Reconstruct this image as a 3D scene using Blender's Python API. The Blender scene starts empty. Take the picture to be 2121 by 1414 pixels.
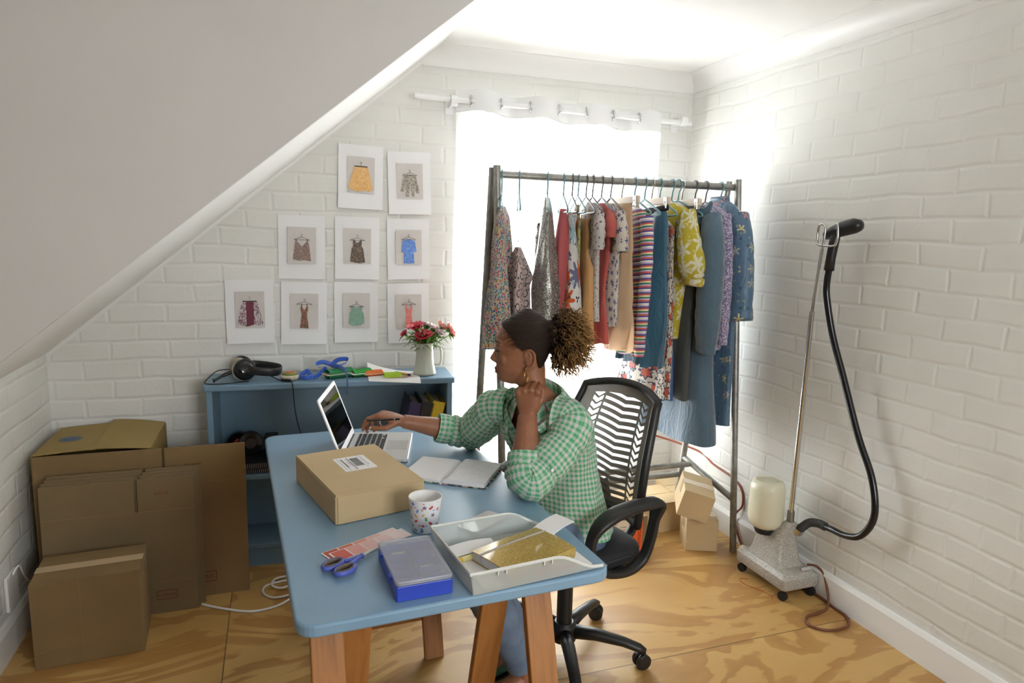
import bpy, bmesh, math, random
from math import sin, cos, pi, radians as rad, sqrt, atan2
from mathutils import Vector as V, Matrix, Euler, noise as mnoise
C = bpy.context.scene.collection
random.seed(7)

# ------------------------------------------------------------------ camera
cam_d = bpy.data.cameras.new('camera')
cam_d.sensor_width = 36.0
cam_d.lens = 36.0 * 1402.3 / 2121.0
cam_d.clip_start = 0.05
cam = bpy.data.objects.new('camera', cam_d)
C.objects.link(cam)
_y, _p, _r = rad(19.393), rad(8.809), rad(1.326)
_f = V((sin(_y) * cos(_p), cos(_y) * cos(_p), -sin(_p)))
_rt = V((cos(_y), -sin(_y), 0))
_up = _rt.cross(_f)
_rt2, _up2 = _rt * cos(_r) + _up * sin(_r), _up * cos(_r) - _rt * sin(_r)
cam.matrix_world = Matrix(((_rt2.x, _up2.x, -_f.x, 0), (_rt2.y, _up2.y, -_f.y, 0), (_rt2.z, _up2.z, -_f.z, 1.52), (0, 0, 0, 1)))
S = bpy.context.scene
S.camera = cam

# ------------------------------------------------------------------ daylight and exposure
WORLD_STRENGTH = 12.0
w = bpy.data.worlds.new('overcast_daylight')
S.world = w
w.use_nodes = True
w.node_tree.nodes['Background'].inputs['Color'].default_value = (0.94, 0.975, 1.0, 1)
w.node_tree.nodes['Background'].inputs['Strength'].default_value = WORLD_STRENGTH
S.view_settings.view_transform = 'Standard'
S.view_settings.look = 'None'
S.view_settings.gamma = 1.0
S.view_settings.exposure = 0.74
S.view_settings.use_curve_mapping = False

WX0, WX1, WZ0, WZ1 = 0.93, 1.86, 0.22, 2.0       # opening of the window in the back wall
FX0, FX1, FZ0, FZ1 = 0.62, 1.80, 1.05, 2.15        # opening of the unseen window added behind the camera for fill light
def portal(name, loc, rot, sx, sy):
    d = bpy.data.lights.new(name, 'AREA')
    d.shape = 'RECTANGLE'; d.size = sx; d.size_y = sy
    d.cycles.is_portal = True
    o = bpy.data.objects.new(name, d); C.objects.link(o)
    o.location = loc; o.rotation_euler = rot
portal('window_daylight', ((WX0 + WX1) / 2, 3.50, (WZ0 + WZ1) / 2), (rad(-90), 0, 0), WX1 - WX0, WZ1 - WZ0)
portal('rear_window_fill', ((FX0 + FX1) / 2, -1.46, (FZ0 + FZ1) / 2), (rad(90), 0, 0), FX1 - FX0, FZ1 - FZ0)

# ------------------------------------------------------------------ mesh helpers
class MB:
    def __init__(s): s.v, s.f, s.m, s.uv = [], [], [], {}
    def add(s, vs, fs, mi=0, uvs=None):
        b = len(s.v); s.v += [tuple(p) for p in vs]
        for k, f in enumerate(fs):
            if uvs: s.uv[len(s.f)] = uvs[k]
            s.f.append(tuple(b + i for i in f)); s.m.append(mi)
        return s
    def box(s, c, d, M=None, mi=0, rz=0):
        x, y, z = d[0] / 2, d[1] / 2, d[2] / 2
        vs = [V((sx * x, sy * y, sz * z)) for sx in (-1, 1) for sy in (-1, 1) for sz in (-1, 1)]
        if M is not None: vs = [M @ p for p in vs]
        elif rz: vs = [Matrix.Rotation(rz, 3, 'Z') @ p for p in vs]
        vs = [p + V(c) for p in vs]
        return s.add(vs, [(0, 1, 3, 2), (4, 6, 7, 5), (0, 4, 5, 1), (2, 3, 7, 6), (0, 2, 6, 4), (1, 5, 7, 3)], mi)
    def bar(s, a, b, w, h, up=(0, 0, 1), mi=0):
        a, b = V(a), V(b); t = (b - a); L = t.length; t.normalize()
        sd = t.cross(V(up)).normalized(); u = sd.cross(t)
        M = Matrix((sd, t, u)).transposed()
        return s.box((a + b) / 2, (w, L, h), M, mi)
    def prism(s, poly, z0, z1, M=None, mi=0):
        n = len(poly)
        vs = [V((x, y, z0)) for x, y in poly] + [V((x, y, z1)) for x, y in poly]
        if M is not None: vs = [M @ p for p in vs]
        fs = [tuple(range(n - 1, -1, -1)), tuple(range(n, 2 * n))] + [(i, (i + 1) % n, n + (i + 1) % n, n + i) for i in range(n)]
        return s.add(vs, fs, mi)
    def loft(s, rings, cap=True, closed=True, mi=0, uv=False):
        """rings: equal-length point lists"""
        n = len(rings[0]); vs = [p for r in rings for p in r]; fs = []; uvs = []
        lens = [0.0]
        if uv:
            for i in range(1, len(rings)):
                lens.append(lens[-1] + sum((V(rings[i][j]) - V(rings[i - 1][j])).length for j in range(n)) / n)
            per = max(sum((V(r[j]) - V(r[(j + 1) % n])).length for j in range(n)) for r in rings)
        for i in range(len(rings) - 1):
            for j in range(n if closed else n - 1):
                k = (j + 1) % n
                fs.append((i * n + j, i * n + k, (i + 1) * n + k, (i + 1) * n + j))
                if uv:
                    u0, u1 = per * j / n, per * (j + 1) / n
                    uvs.append(((u0, lens[i]), (u1, lens[i]), (u1, lens[i + 1]), (u0, lens[i + 1])))
        if cap and closed:
            fs.append(tuple(range(n - 1, -1, -1))); fs.append(tuple((len(rings) - 1) * n + j for j in range(n)))
            if uv: uvs += [((0, 0),) * n, ((0, 0),) * n]
        return s.add(vs, fs, mi, uvs if uv else None)
    def tube(s, pts, r, seg=8, cap=True, mi=0, closed=False, uv=False, flat=None, up=None):
        pts = [V(p) for p in pts]; n = len(pts)
        rs = [r] * n if isinstance(r, (int, float)) else list(r)
        rings = []; nrm = None
        for i, p in enumerate(pts):
            if closed: t = pts[(i + 1) % n] - pts[i - 1]
            else: t = pts[min(i + 1, n - 1)] - pts[max(i - 1, 0)]
            if t.length < 1e-9: t = V((0, 0, 1))
            t.normalize()
            if nrm is None:
                a = V(up) if up else (V((0, 0, 1)) if abs(t.z) < 0.9 else V((1, 0, 0)))
                nrm = (a - t * a.dot(t)).normalized()
            else:
                nrm = nrm - t * nrm.dot(t)
                nrm = nrm.normalized() if nrm.length > 1e-6 else t.orthogonal().normalized()
            b = t.cross(nrm); ri = rs[i]
            ra, rb = (ri if isinstance(ri, (tuple, list)) else (ri, ri * (flat or 1.0)))
            rings.append([p + nrm * (ra * cos(2 * pi * k / seg)) + b * (rb * sin(2 * pi * k / seg)) for k in range(seg)])
        if closed: rings.append(rings[0])
        return s.loft(rings, cap and not closed, True, mi, uv)
    def lathe(s, prof, seg=24, c=(0, 0, 0), M=None, mi=0, cap=True):
        rings = []
        for r, z in prof:
            ring = [V((r * cos(2 * pi * k / seg), r * sin(2 * pi * k / seg), z)) for k in range(seg)]
            if M is not None: ring = [M @ p for p in ring]
            rings.append([p + V(c) for p in ring])
        return s.loft(rings, cap, True, mi)
    def ball(s, c, r, seg=12, rings=8, M=None, mi=0):
        rx, ry, rz_ = (r, r, r) if isinstance(r, (int, float)) else r
        R = []
        for i in range(rings + 1):
            a = pi * i / rings; q = max(sin(a), 1e-3)
            ring = [V((rx * q * cos(2 * pi * k / seg), ry * q * sin(2 * pi * k / seg), -rz_ * cos(a))) for k in range(seg)]
            if M is not None: ring = [M @ p for p in ring]
            R.append([p + V(c) for p in ring])
        return s.loft(R, True, True, mi)
    def grid(s, fn, nu, nv, mi=0, uvs=(1, 1)):
        vs = [fn(i / nu, j / nv) for j in range(nv + 1) for i in range(nu + 1)]
        fs, us = [], []
        for j in range(nv):
            for i in range(nu):
                a = j * (nu + 1) + i
                fs.append((a, a + 1, a + nu + 2, a + nu + 1))
                us.append(tuple((x / nu * uvs[0], y / nv * uvs[1]) for x, y in ((i, j), (i + 1, j), (i + 1, j + 1), (i, j + 1))))
        return s.add(vs, fs, mi, us)
    def out(s, name, mats, parent=None, smooth=False, bevel=0, seg=2, solid=0, sub=0, loc=None, rot=None, fix=True, angle=40):
        me = bpy.data.meshes.new(name)
        me.from_pydata(s.v, [], s.f)
        mats = mats if isinstance(mats, (list, tuple)) else [mats]
        for m in mats: me.materials.append(m)
        if len(mats) > 1: me.polygons.foreach_set('material_index', s.m)
        if s.uv:
            ul = me.uv_layers.new(name='UVMap')
            for k, p in enumerate(me.polygons):
                u = s.uv.get(k)
                if u:
                    for q, li in enumerate(p.loop_indices): ul.data[li].uv = u[q]
        if fix:
            bm = bmesh.new(); bm.from_mesh(me)
            bmesh.ops.recalc_face_normals(bm, faces=bm.faces); bm.to_mesh(me); bm.free()
        me.polygons.foreach_set('use_smooth', [bool(smooth)] * len(me.polygons))
        o = bpy.data.objects.new(name, me); C.objects.link(o)
        if parent is not None: o.parent = parent
        if loc is not None: o.location = loc
        if rot is not None: o.rotation_euler = rot
        if solid:
            md = o.modifiers.new('thickness', 'SOLIDIFY'); md.thickness = solid; md.offset = 0
            if smooth:
                es = o.modifiers.new('split', 'EDGE_SPLIT'); es.split_angle = rad(62); es.use_edge_sharp = False
        if bevel:
            md = o.modifiers.new('edge', 'BEVEL'); md.width = bevel; md.segments = seg; md.limit_method = 'ANGLE'; md.angle_limit = rad(angle)
            md.harden_normals = False
        if sub:
            md = o.modifiers.new('sub', 'SUBSURF'); md.levels = sub; md.render_levels = sub
        if smooth == 'auto':
            try: me.set_sharp_from_angle(angle=rad(35))
            except Exception: pass
        return o

def tag(o, label=None, cat=None, group=None, kind=None):
    if label: o['label'] = label
    if cat: o['category'] = cat
    if group: o['group'] = group
    if kind: o['kind'] = kind
    return o
def thing(name, label, cat, loc=(0, 0, 0), rz=0, group=None, rot=None):
    o = bpy.data.objects.new(name, None); C.objects.link(o)
    o.empty_display_size = 0.05
    o.location = loc; o.rotation_euler = rot if rot is not None else (0, 0, rz)
    return tag(o, label, cat, group)
def struct(o): o['kind'] = 'structure'; return o
def copy_tree(o, parent=None):
    c = o.copy(); C.objects.link(c)
    if parent is not None: c.parent = parent
    for ch in list(o.children): copy_tree(ch, c)
    return c
def text(name, s, size, m, parent=None, loc=(0, 0, 0), rot=(0, 0, 0), sx=1.0, thick=0.0):
    cu = bpy.data.curves.new(name, 'FONT'); cu.body = s; cu.size = size
    cu.align_x = 'CENTER'; cu.align_y = 'CENTER'; cu.extrude = thick
    t = bpy.data.objects.new(name, cu); C.objects.link(t)
    dg = bpy.context.evaluated_depsgraph_get()
    me = bpy.data.meshes.new_from_object(t.evaluated_get(dg))
    bpy.data.objects.remove(t); bpy.data.curves.remove(cu)
    me.materials.clear(); me.materials.append(m)
    o = bpy.data.objects.new(name, me); C.objects.link(o)
    if parent is not None: o.parent = parent
    o.location = loc; o.rotation_euler = rot; o.scale = (sx, 1, 1)
    return o
def rounded(w, h, r, n=5):
    P = []
    for cx, cy, a0 in ((w / 2 - r, h / 2 - r, 0), (-w / 2 + r, h / 2 - r, 90), (-w / 2 + r, -h / 2 + r, 180), (w / 2 - r, -h / 2 + r, 270)):
        for k in range(n + 1):
            a = rad(a0 + 90 * k / n); P.append((cx + r * cos(a), cy + r * sin(a)))
    return P
def smooth_path(pts, n=6, closed=False):
    pts = [V(p) for p in pts]; out = []; L = len(pts)
    rng = range(L if closed else L - 1)
    for i in rng:
        if closed: p0, p1, p2, p3 = pts[i - 1], pts[i], pts[(i + 1) % L], pts[(i + 2) % L]
        else: p0, p1, p2, p3 = pts[max(i - 1, 0)], pts[i], pts[i + 1], pts[min(i + 2, L - 1)]
        for k in range(n):
            t = k / n
            out.append(0.5 * ((2 * p1) + (p2 - p0) * t + (2 * p0 - 5 * p1 + 4 * p2 - p3) * t * t + (3 * p1 - p0 - 3 * p2 + p3) * t ** 3))
    if not closed: out.append(pts[-1])
    return out
def lerp_table(tab, x):
    if x <= tab[0][0]: return tab[0][1]
    for (a, b), (c, d) in zip(tab, tab[1:]):
        if x <= c: return b + (d - b) * (x - a) / (c - a)
    return tab[-1][1]

# ------------------------------------------------------------------ material helpers
def srgb(r, g, b):
    f = lambda c: (c / 255 / 12.92) if c / 255 <= 0.04045 else ((c / 255 + 0.055) / 1.055) ** 2.4
    return (f(r), f(g), f(b), 1)
class NT:
    def __init__(s, name):
        s.m = bpy.data.materials.new(name); s.m.use_nodes = True
        s.t = s.m.node_tree; s.n = s.t.nodes; s.b = s.n['Principled BSDF']; s.o = s.n['Material Output']
    def new(s, typ, **kw):
        n = s.n.new(typ)
        for k, v in kw.items(): setattr(n, k, v)
        return n
    def put(s, sock, v):
        if isinstance(v, bpy.types.NodeSocket): s.t.links.new(v, sock)
        elif isinstance(v, (int, float)) and hasattr(sock.default_value, '__len__'):
            sock.default_value = (v,) * len(sock.default_value)
        else: sock.default_value = v
    def math(s, op, a, b=0.0, c=0.0):
        n = s.new('ShaderNodeMath', operation=op)
        s.put(n.inputs[0], a); s.put(n.inputs[1], b)
        if len(n.inputs) > 2: s.put(n.inputs[2], c)
        return n.outputs[0]
    def vmath(s, op, a, b=(0, 0, 0)):
        n = s.new('ShaderNodeVectorMath', operation=op); s.put(n.inputs[0], a); s.put(n.inputs[1], b)
        return n.outputs['Value'] if op in ('LENGTH', 'DISTANCE', 'DOT_PRODUCT') else n.outputs[0]
    def coord(s, kind='Object'): return s.new('ShaderNodeTexCoord').outputs[kind]
    def pos(s): return s.new('ShaderNodeNewGeometry').outputs['Position']
    def sep(s, v):
        n = s.new('ShaderNodeSeparateXYZ'); s.put(n.inputs[0], v); return n.outputs
    def comb(s, x=0.0, y=0.0, z=0.0):
        n = s.new('ShaderNodeCombineXYZ'); s.put(n.inputs[0], x); s.put(n.inputs[1], y); s.put(n.inputs[2], z); return n.outputs[0]
    def mapv(s, v, scale=(1, 1, 1), loc=(0, 0, 0), rot=(0, 0, 0)):
        n = s.new('ShaderNodeMapping'); s.put(n.inputs['Vector'], v)
        n.inputs['Scale'].default_value = scale; n.inputs['Location'].default_value = loc; n.inputs['Rotation'].default_value = rot
        return n.outputs[0]
    def noise(s, v, scale, detail=3, rough=0.5, dist=0.0, out='Fac'):
        n = s.new('ShaderNodeTexNoise'); s.put(n.inputs['Vector'], v)
        n.inputs['Scale'].default_value = scale; n.inputs['Detail'].default_value = detail
        n.inputs['Roughness'].default_value = rough; n.inputs['Distortion'].default_value = dist
        return n.outputs[out]
    def vor(s, v, scale, feature='F1', rand=1.0):
        n = s.new('ShaderNodeTexVoronoi', feature=feature); s.put(n.inputs['Vector'], v)
        n.inputs['Scale'].default_value = scale; n.inputs['Randomness'].default_value = rand
        return n
    def ramp(s, f, stops, interp='LINEAR'):
        n = s.new('ShaderNodeValToRGB'); s.put(n.inputs[0], f); e = n.color_ramp.elements
        n.color_ramp.interpolation = interp
        while len(e) < len(stops): e.new(0.5)
        for k, (p, c) in enumerate(stops): e[k].position = p; e[k].color = c
        return n.outputs[0]
    def mix(s, f, a, b, mode='MIX'):
        n = s.new('ShaderNodeMix', data_type='RGBA', blend_type=mode)
        s.put(n.inputs[0], f); s.put(n.inputs[6], a); s.put(n.inputs[7], b); return n.outputs[2]
    def bump(s, h, strength=0.3, dist=0.01):
        n = s.new('ShaderNodeBump'); s.put(n.inputs['Height'], h)
        n.inputs['Strength'].default_value = strength; n.inputs['Distance'].default_value = dist
        s.t.links.new(n.outputs[0], s.b.inputs['Normal']); return n
    def set(s, **kw):
        for k, v in kw.items(): s.put(s.b.inputs[k.replace('_', ' ')], v)
        return s
def plain(name, col, rough=0.5, metal=0.0, noise=0.0, nscale=8.0, bump=0.0, bscale=60.0, bdist=0.002, **kw):
    t = NT(name)
    if noise:
        f = t.noise(t.coord(), nscale, 4)
        dark = tuple(c * (1 - noise) for c in col[:3]) + (1,); lite = tuple(min(1, c * (1 + noise)) for c in col[:3]) + (1,)
        t.set(Base_Color=t.ramp(f, [(0.3, dark), (0.7, lite)]))
    else: t.set(Base_Color=col)
    t.set(Roughness=rough, Metallic=metal)
    if bump: t.bump(t.noise(t.coord(), bscale, 3), bump, bdist)
    for k, v in kw.items(): t.put(t.b.inputs[k.replace('_', ' ')], v)
    return t.m
def cloth(name, col, rough=0.85, noise=0.15, nscale=30, weave=900, trans=0.0):
    return plain(name, col, rough, 0, noise, nscale, 0.25, weave, 0.0006, Sheen_Weight=0.25, **({'Transmission_Weight': trans} if trans else {}))

# -- walls
def brick_mat(name, ax):
    t = NT(name); p = t.sep(t.pos())
    wob = t.noise(t.pos(), 3.0, 2, out='Color')
    ws = t.sep(wob)
    u = t.math('ADD', p[ax], t.math('MULTIPLY', t.math('SUBTRACT', ws[0], 0.5), 0.050))
    v = t.math('ADD', p[2], t.math('MULTIPLY', t.math('SUBTRACT', ws[1], 0.5), 0.034))
    br = t.new('ShaderNodeTexBrick'); t.put(br.inputs['Vector'], t.comb(u, v, 0))
    br.inputs['Scale'].default_value = 1.0
    br.inputs['Mortar Size'].default_value = 0.0125; br.inputs['Mortar Smooth'].default_value = 1.0
    br.inputs['Brick Width'].default_value = 0.232; br.inputs['Row Height'].default_value = 0.085
    br.inputs['Color1'].default_value = (1, 1, 1, 1); br.inputs['Color2'].default_value = (0.75, 0.75, 0.75, 1)
    rough = t.noise(t.pos(), 60, 5, 0.6); big = t.noise(t.pos(), 7, 3)
    h = t.math('SUBTRACT', t.math('MULTIPLY', t.sep(br.outputs['Color'])[0], 0.25), t.math('MULTIPLY', br.outputs['Fac'], 0.85))
    h = t.math('ADD', h, t.math('MULTIPLY', rough, 0.30)); h = t.math('ADD', h, t.math('MULTIPLY', big, 1.1))
    t.bump(h, 0.4, 0.006)
    stain = t.noise(t.pos(), 2.3, 4)
    t.set(Base_Color=t.ramp(stain, [(0.25, srgb(219, 218, 211)), (0.75, srgb(230, 229, 224))]), Roughness=0.62)
    return t.m
M_BACK, M_SIDE = brick_mat('white_painted_brick', 0), brick_mat('white_painted_side_brick', 1)
M_PLASTER = plain('white_plaster', srgb(233, 231, 226), 0.7, noise=0.02, nscale=3, bump=0.05, bscale=40)
M_TAUPE = plain('fill_cutting_taupe', srgb(150, 140, 128), 0.8)  # dark tone given to the unseen walls to cut bounced fill light
M_SHADEP = plain('shade_toned_plaster', srgb(212, 209, 205), 0.7, noise=0.02, nscale=3, bump=0.05, bscale=40)  # plaster greyed: the bulkhead's shade is put into its colour
M_CEIL = plain('white_ceiling_paint', srgb(238, 237, 233), 0.75, noise=0.015, nscale=2)
M_TRIM = plain('white_gloss_paint', srgb(236, 235, 231), 0.4, bump=0.05, bscale=12, bdist=0.004)

# -- plywood floor
def plywood():
    t = NT('plywood_floor'); p = t.pos(); s = t.sep(p)
    # sheets joined along y = 1.965 and x = -0.21
    sh = t.math('GREATER_THAN', s[1], 1.965); sv = t.math('GREATER_THAN', s[0], -0.21)
    off = t.math('ADD', t.math('MULTIPLY', sh, 3.7), t.math('MULTIPLY', sv, 1.9))
    q = t.comb(t.math('MULTIPLY', s[0], 1.0), t.math('ADD', t.math('MULTIPLY', s[1], 2.6), off), off)
    big = t.noise(q, 0.95, 4, 0.5, 0.9)
    bands = t.math('FRACT', t.math('MULTIPLY', big, 8.0))
    flame = t.ramp(bands, [(0.0, (0, 0, 0, 1)), (0.42, (0.1, 0.1, 0.1, 1)), (0.50, (1, 1, 1, 1)), (0.86, (0.75, 0.75, 0.75, 1)), (0.96, (0, 0, 0, 1))])
    fine = t.noise(t.comb(t.math('MULTIPLY', s[0], 2.5), t.math('MULTIPLY', s[1], 40), off), 6, 4)
    patch = t.noise(q, 0.9, 2)
    base = t.ramp(patch, [(0.3, srgb(188, 148, 86)), (0.7, srgb(206, 170, 106))])
    dark = t.mix(t.math('MULTIPLY', t.sep(flame)[0], 0.66), base, srgb(152, 104, 50))
    dark = t.mix(t.math('MULTIPLY', fine, 0.20), dark, srgb(150, 98, 48))
    kn = t.vor(t.comb(t.math('MULTIPLY', s[0], 1.0), t.math('MULTIPLY', s[1], 1.6), off), 1.5)
    km = t.math('LESS_THAN', kn.outputs['Distance'], 0.022)
    dark = t.mix(t.math('MULTIPLY', km, 0.75), dark, srgb(70, 42, 22))
    seam1 = t.math('LESS_THAN', t.math('ABSOLUTE', t.math('SUBTRACT', s[1], 1.965)), 0.0022)
    seam2 = t.math('LESS_THAN', t.math('ABSOLUTE', t.math('ADD', s[0], 0.21)), 0.0022)
    sm = t.math('MAXIMUM', seam1, seam2)
    col = t.mix(t.math('MULTIPLY', sm, 0.75), dark, srgb(80, 55, 32))
    t.set(Base_Color=col, Roughness=t.math('ADD', 0.30, t.math('MULTIPLY', t.noise(p, 5, 4), 0.25)))
    t.bump(t.math('SUBTRACT', t.math('MULTIPLY', fine, 0.3), sm), 0.25, 0.002)
    return t.m
M_FLOOR = plywood()

# ------------------------------------------------------------------ the room
def poly_struct(name, vs, fs, m): return struct(MB().add(vs, fs).out(name, m, fix=False))
W, D, ZC = 2.214, 3.367, 2.41
XL, XR0 = -0.94, -1.7
struct(MB().box((0.257, 1.0, -0.05), (4.1, 5.1, 0.1)).out('floor', M_FLOOR))
# back wall with its opening (0.16 m thick)
b = MB()
for x0, x1, z0, z1 in ((XL - .2, WX0, 0, 2.6), (WX1, W + .2, 0, 2.6), (WX0, WX1, 0, WZ0), (WX0, WX1, WZ1, 2.6)):
    b.box(((x0 + x1) / 2, D + 0.08, (z0 + z1) / 2), (x1 - x0, 0.16, z1 - z0))
struct(b.out('wall_back', M_BACK))
struct(MB().box((W + 0.06, 0.95, 1.25), (0.12, 5.0, 2.6)).out('wall_right', M_SIDE))
struct(MB().box((XL - 0.06, 2.9, 0.55), (0.12, 1.3, 1.2)).out('wall_left', M_SIDE))
struct(MB().box((XR0 - 0.05, 0.45, 1.25), (0.1, 4.1, 2.6)).out('wall_side', M_TAUPE))
b = MB()
for x0, x1, z0, z1 in ((XR0 - .1, FX0, 0, 2.6), (FX1, W + .1, 0, 2.6), (FX0, FX1, 0, FZ0), (FX0, FX1, FZ1, 2.6)):
    b.box(((x0 + x1) / 2, -1.45, (z0 + z1) / 2), (x1 - x0, 0.1, z1 - z0))
struct(b.out('wall_front', M_TAUPE))
struct(MB().box((0.257, 1.0, ZC + 0.05), (4.2, 5.2, 0.1)).out('ceiling', M_CEIL))
# sloped ceiling over the niche: from the low left wall up to the flat ceiling
sx0, sz0, sx1, sz1 = XL, 0.975, 0.773, ZC
b = MB(); dz = 0.1
ya, yc = 2.425 + (sx0 - .07) * 0.112, 2.425 + (sx1 + 0.03) * 0.112
b.add([(sx0 - .1, ya, sz0 - .084), (sx1, yc, sz1), (sx1, D + .05, sz1), (sx0 - .1, D + .05, sz0 - .084),
       (sx0 - .1, ya, sz0 + dz), (sx1, yc, sz1 + dz + .1), (sx1, D + .05, sz1 + dz + .1), (sx0 - .1, D + .05, sz0 + dz)],
      [(0, 1, 2, 3), (7, 6, 5, 4), (0, 4, 5, 1), (2, 6, 7, 3), (1, 5, 6, 2), (0, 3, 7, 4)])
struct(b.out('ceiling_slope', M_CEIL))
# upright bulkhead wall above the edge of the slope, facing the camera
def yb(x): return 2.425 + (x + 0.03) * 0.112
L0, L1 = (sx0, sz0), (sx1, sz1)
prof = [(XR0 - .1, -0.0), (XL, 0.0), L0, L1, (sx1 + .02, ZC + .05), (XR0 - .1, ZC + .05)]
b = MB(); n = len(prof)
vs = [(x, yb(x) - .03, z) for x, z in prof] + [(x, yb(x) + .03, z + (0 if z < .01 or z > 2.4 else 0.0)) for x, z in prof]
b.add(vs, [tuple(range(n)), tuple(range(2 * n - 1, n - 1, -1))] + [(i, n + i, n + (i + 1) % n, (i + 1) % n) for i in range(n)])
struct(b.out('wall_bulkhead', M_SHADEP))
# cove trims: back, right, along the slope
def cove(name, a, bb, inx, inz, r=0.075, m=None):
    """quarter-round hollow between two surfaces, from a to bb; inx, inz: unit directions out of the corner along each surface"""
    a, bb, inx, inz = V(a), V(bb), V(inx), V(inz); P = []
    for k in range(9):
        t = pi / 2 * k / 8
        P.append(inx * (r * (1 - sin(t))) + inz * (r * (1 - cos(t))))
    q = r + (.010 if r > .05 else .003)
    e = .006 if r > .05 else .002
    P = [V((0, 0, 0)), inx * q, inx * q + inz * e] + [p + (inx + inz) * (e * .5) for p in P] + [inz * q + inx * e, inz * q]
    r0, r1 = [a + p for p in P], [bb + p for p in P]
    return struct(MB().loft([r0, r1], True, True).out(name, M_TRIM, smooth='auto'))
cove('trim_1', (0.70, D, ZC), (W, D, ZC), (0, -1, 0), (0, 0, -1), 0.08)
cove('trim_2', (W, -1.3, ZC), (W, D, ZC), (-1, 0, 0), (0, 0, -1), 0.08)
sn = V((sx1 - sx0, 0, sz1 - sz0)).normalized()
cove('trim_3', (sx0, D, sz0), (sx1, D, sz1), (0, -1, 0), V((sn.z, 0, -sn.x)), 0.012)
# skirting boards
def skirting(name, a, bb, nrm, h=0.125, t=0.018):
    a, bb, nrm = V(a), V(bb), V(nrm)
    P = [(0, 0), (t, 0), (t, h - .018), (t * .55, h), (0, h)]
    return struct(MB().loft([[q + nrm * x + V((0, 0, z)) for x, z in P] for q in (a, bb)]).out(name, M_TRIM))
skirting('baseboard_right', (W, -1.35, 0), (W, D, 0), (-1, 0, 0))
skirting('baseboard_left', (XL, 2.45, 0), (XL, D, 0), (1, 0, 0))
skirting('baseboard_back', (XL, D, 0), (W, D, 0), (0, -1, 0))
# windows: frame, sashes, panes, sill
M_GLASS = NT('window_glass')
tr = M_GLASS.new('ShaderNodeBsdfTransparent'); gl = M_GLASS.new('ShaderNodeBsdfGlossy'); gl.inputs['Roughness'].default_value = 0.02
mx = M_GLASS.new('ShaderNodeMixShader'); mx.inputs[0].default_value = 0.06
M_GLASS.t.links.new(tr.outputs[0], mx.inputs[1]); M_GLASS.t.links.new(gl.outputs[0], mx.inputs[2]); M_GLASS.t.links.new(mx.outputs[0], M_GLASS.o.inputs[0])
M_GLASS = M_GLASS.m
def window(name, x0, x1, z0, z1, y, sill_dir):
    root = bpy.data.objects.new(name, None); C.objects.link(root); struct(root)
    f = MB(); t = 0.05; xm, zm = (x0 + x1) / 2, (z0 + z1) / 2
    for c, d in (((x0 + t / 2, y, zm), (t, .06, z1 - z0)), ((x1 - t / 2, y, zm), (t, .06, z1 - z0)), ((xm, y, z0 + t / 2), (x1 - x0 - 2 * t, .06, t)),
                 ((xm, y, z1 - t / 2), (x1 - x0 - 2 * t, .06, t)), ((xm, y, zm), (t, .055, z1 - z0 - 2 * t))):
        f.box(c, d)
    struct(f.out('window_frame', M_TRIM, root))
    for xa, xb in ((x0 + t, xm - t / 2), (xm + t / 2, x1 - t)):
        struct(MB().box(((xa + xb) / 2, y, zm), (xb - xa, .005, z1 - z0 - 2 * t)).out('window_pane', M_GLASS, root))
    struct(MB().box((xm, y + sill_dir * 0.06, z0 - .012), (x1 - x0 + .04, .13, .024)).out('window_sill', M_TRIM, root))
window('window_1', WX0, WX1, WZ0, WZ1, D + 0.11, -1)
window('fill_window', FX0, FX1, FZ0, FZ1, -1.43, 1)  # unseen, placed and sized for the fill light

# ------------------------------------------------------------------ shared materials
def blue_paint(name, rough=0.38):
    t = NT(name); c = t.coord(); s = t.sep(c)
    st = t.noise(t.comb(t.math('MULTIPLY', s[0], 60), t.math('MULTIPLY', s[1], 5), t.math('MULTIPLY', s[2], 60)), 3, 4)
    big = t.noise(c, 3.0, 3)
    col = t.ramp(big, [(0.3, srgb(118, 154, 182)), (0.7, srgb(132, 166, 190))])
    wear = t.math('GREATER_THAN', t.math('MULTIPLY', st, t.noise(c, 6, 2)), 0.435)
    col = t.mix(t.math('MULTIPLY', wear, 0.55), col, srgb(190, 208, 220))
    t.set(Base_Color=col, Roughness=t.math('ADD', rough - 0.06, t.math('MULTIPLY', st, 0.14)), Coat_Weight=0.4, Coat_Roughness=0.26)
    t.bump(st, 0.18, 0.0012)
    return t.m
M_BLUE = blue_paint('blue_desk_paint')
M_CASEBLUE = plain('blue_shelf_paint', srgb(112, 142, 164), 0.42, noise=0.05, nscale=5, bump=0.06, bscale=30)
def wood(name, c1, c2, ax=2):
    t = NT(name); s = t.sep(t.coord()); k = [26, 26, 26]; k[ax] = 1.6
    q = t.comb(*(t.math('MULTIPLY', s[i], k[i]) for i in range(3)))
    g = t.noise(q, 1.6, 4, 0.55, 0.6)
    kn = t.vor(t.comb(*(t.math('MULTIPLY', s[i], (1 if i == ax else 2.4)) for i in range(3))), 3.2)
    km = t.math('LESS_THAN', kn.outputs['Distance'], 0.055)
    col = t.ramp(g, [(0.25, c2), (0.5, c1), (0.75, c2)])
    t.set(Base_Color=t.mix(t.math('MULTIPLY', km, 0.6), col, srgb(82, 48, 24)), Roughness=0.45)
    t.bump(g, 0.12, 0.001)
    return t.m
M_PINE = wood('varnished_pine', srgb(172, 116, 62), srgb(142, 90, 44), 1)
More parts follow.
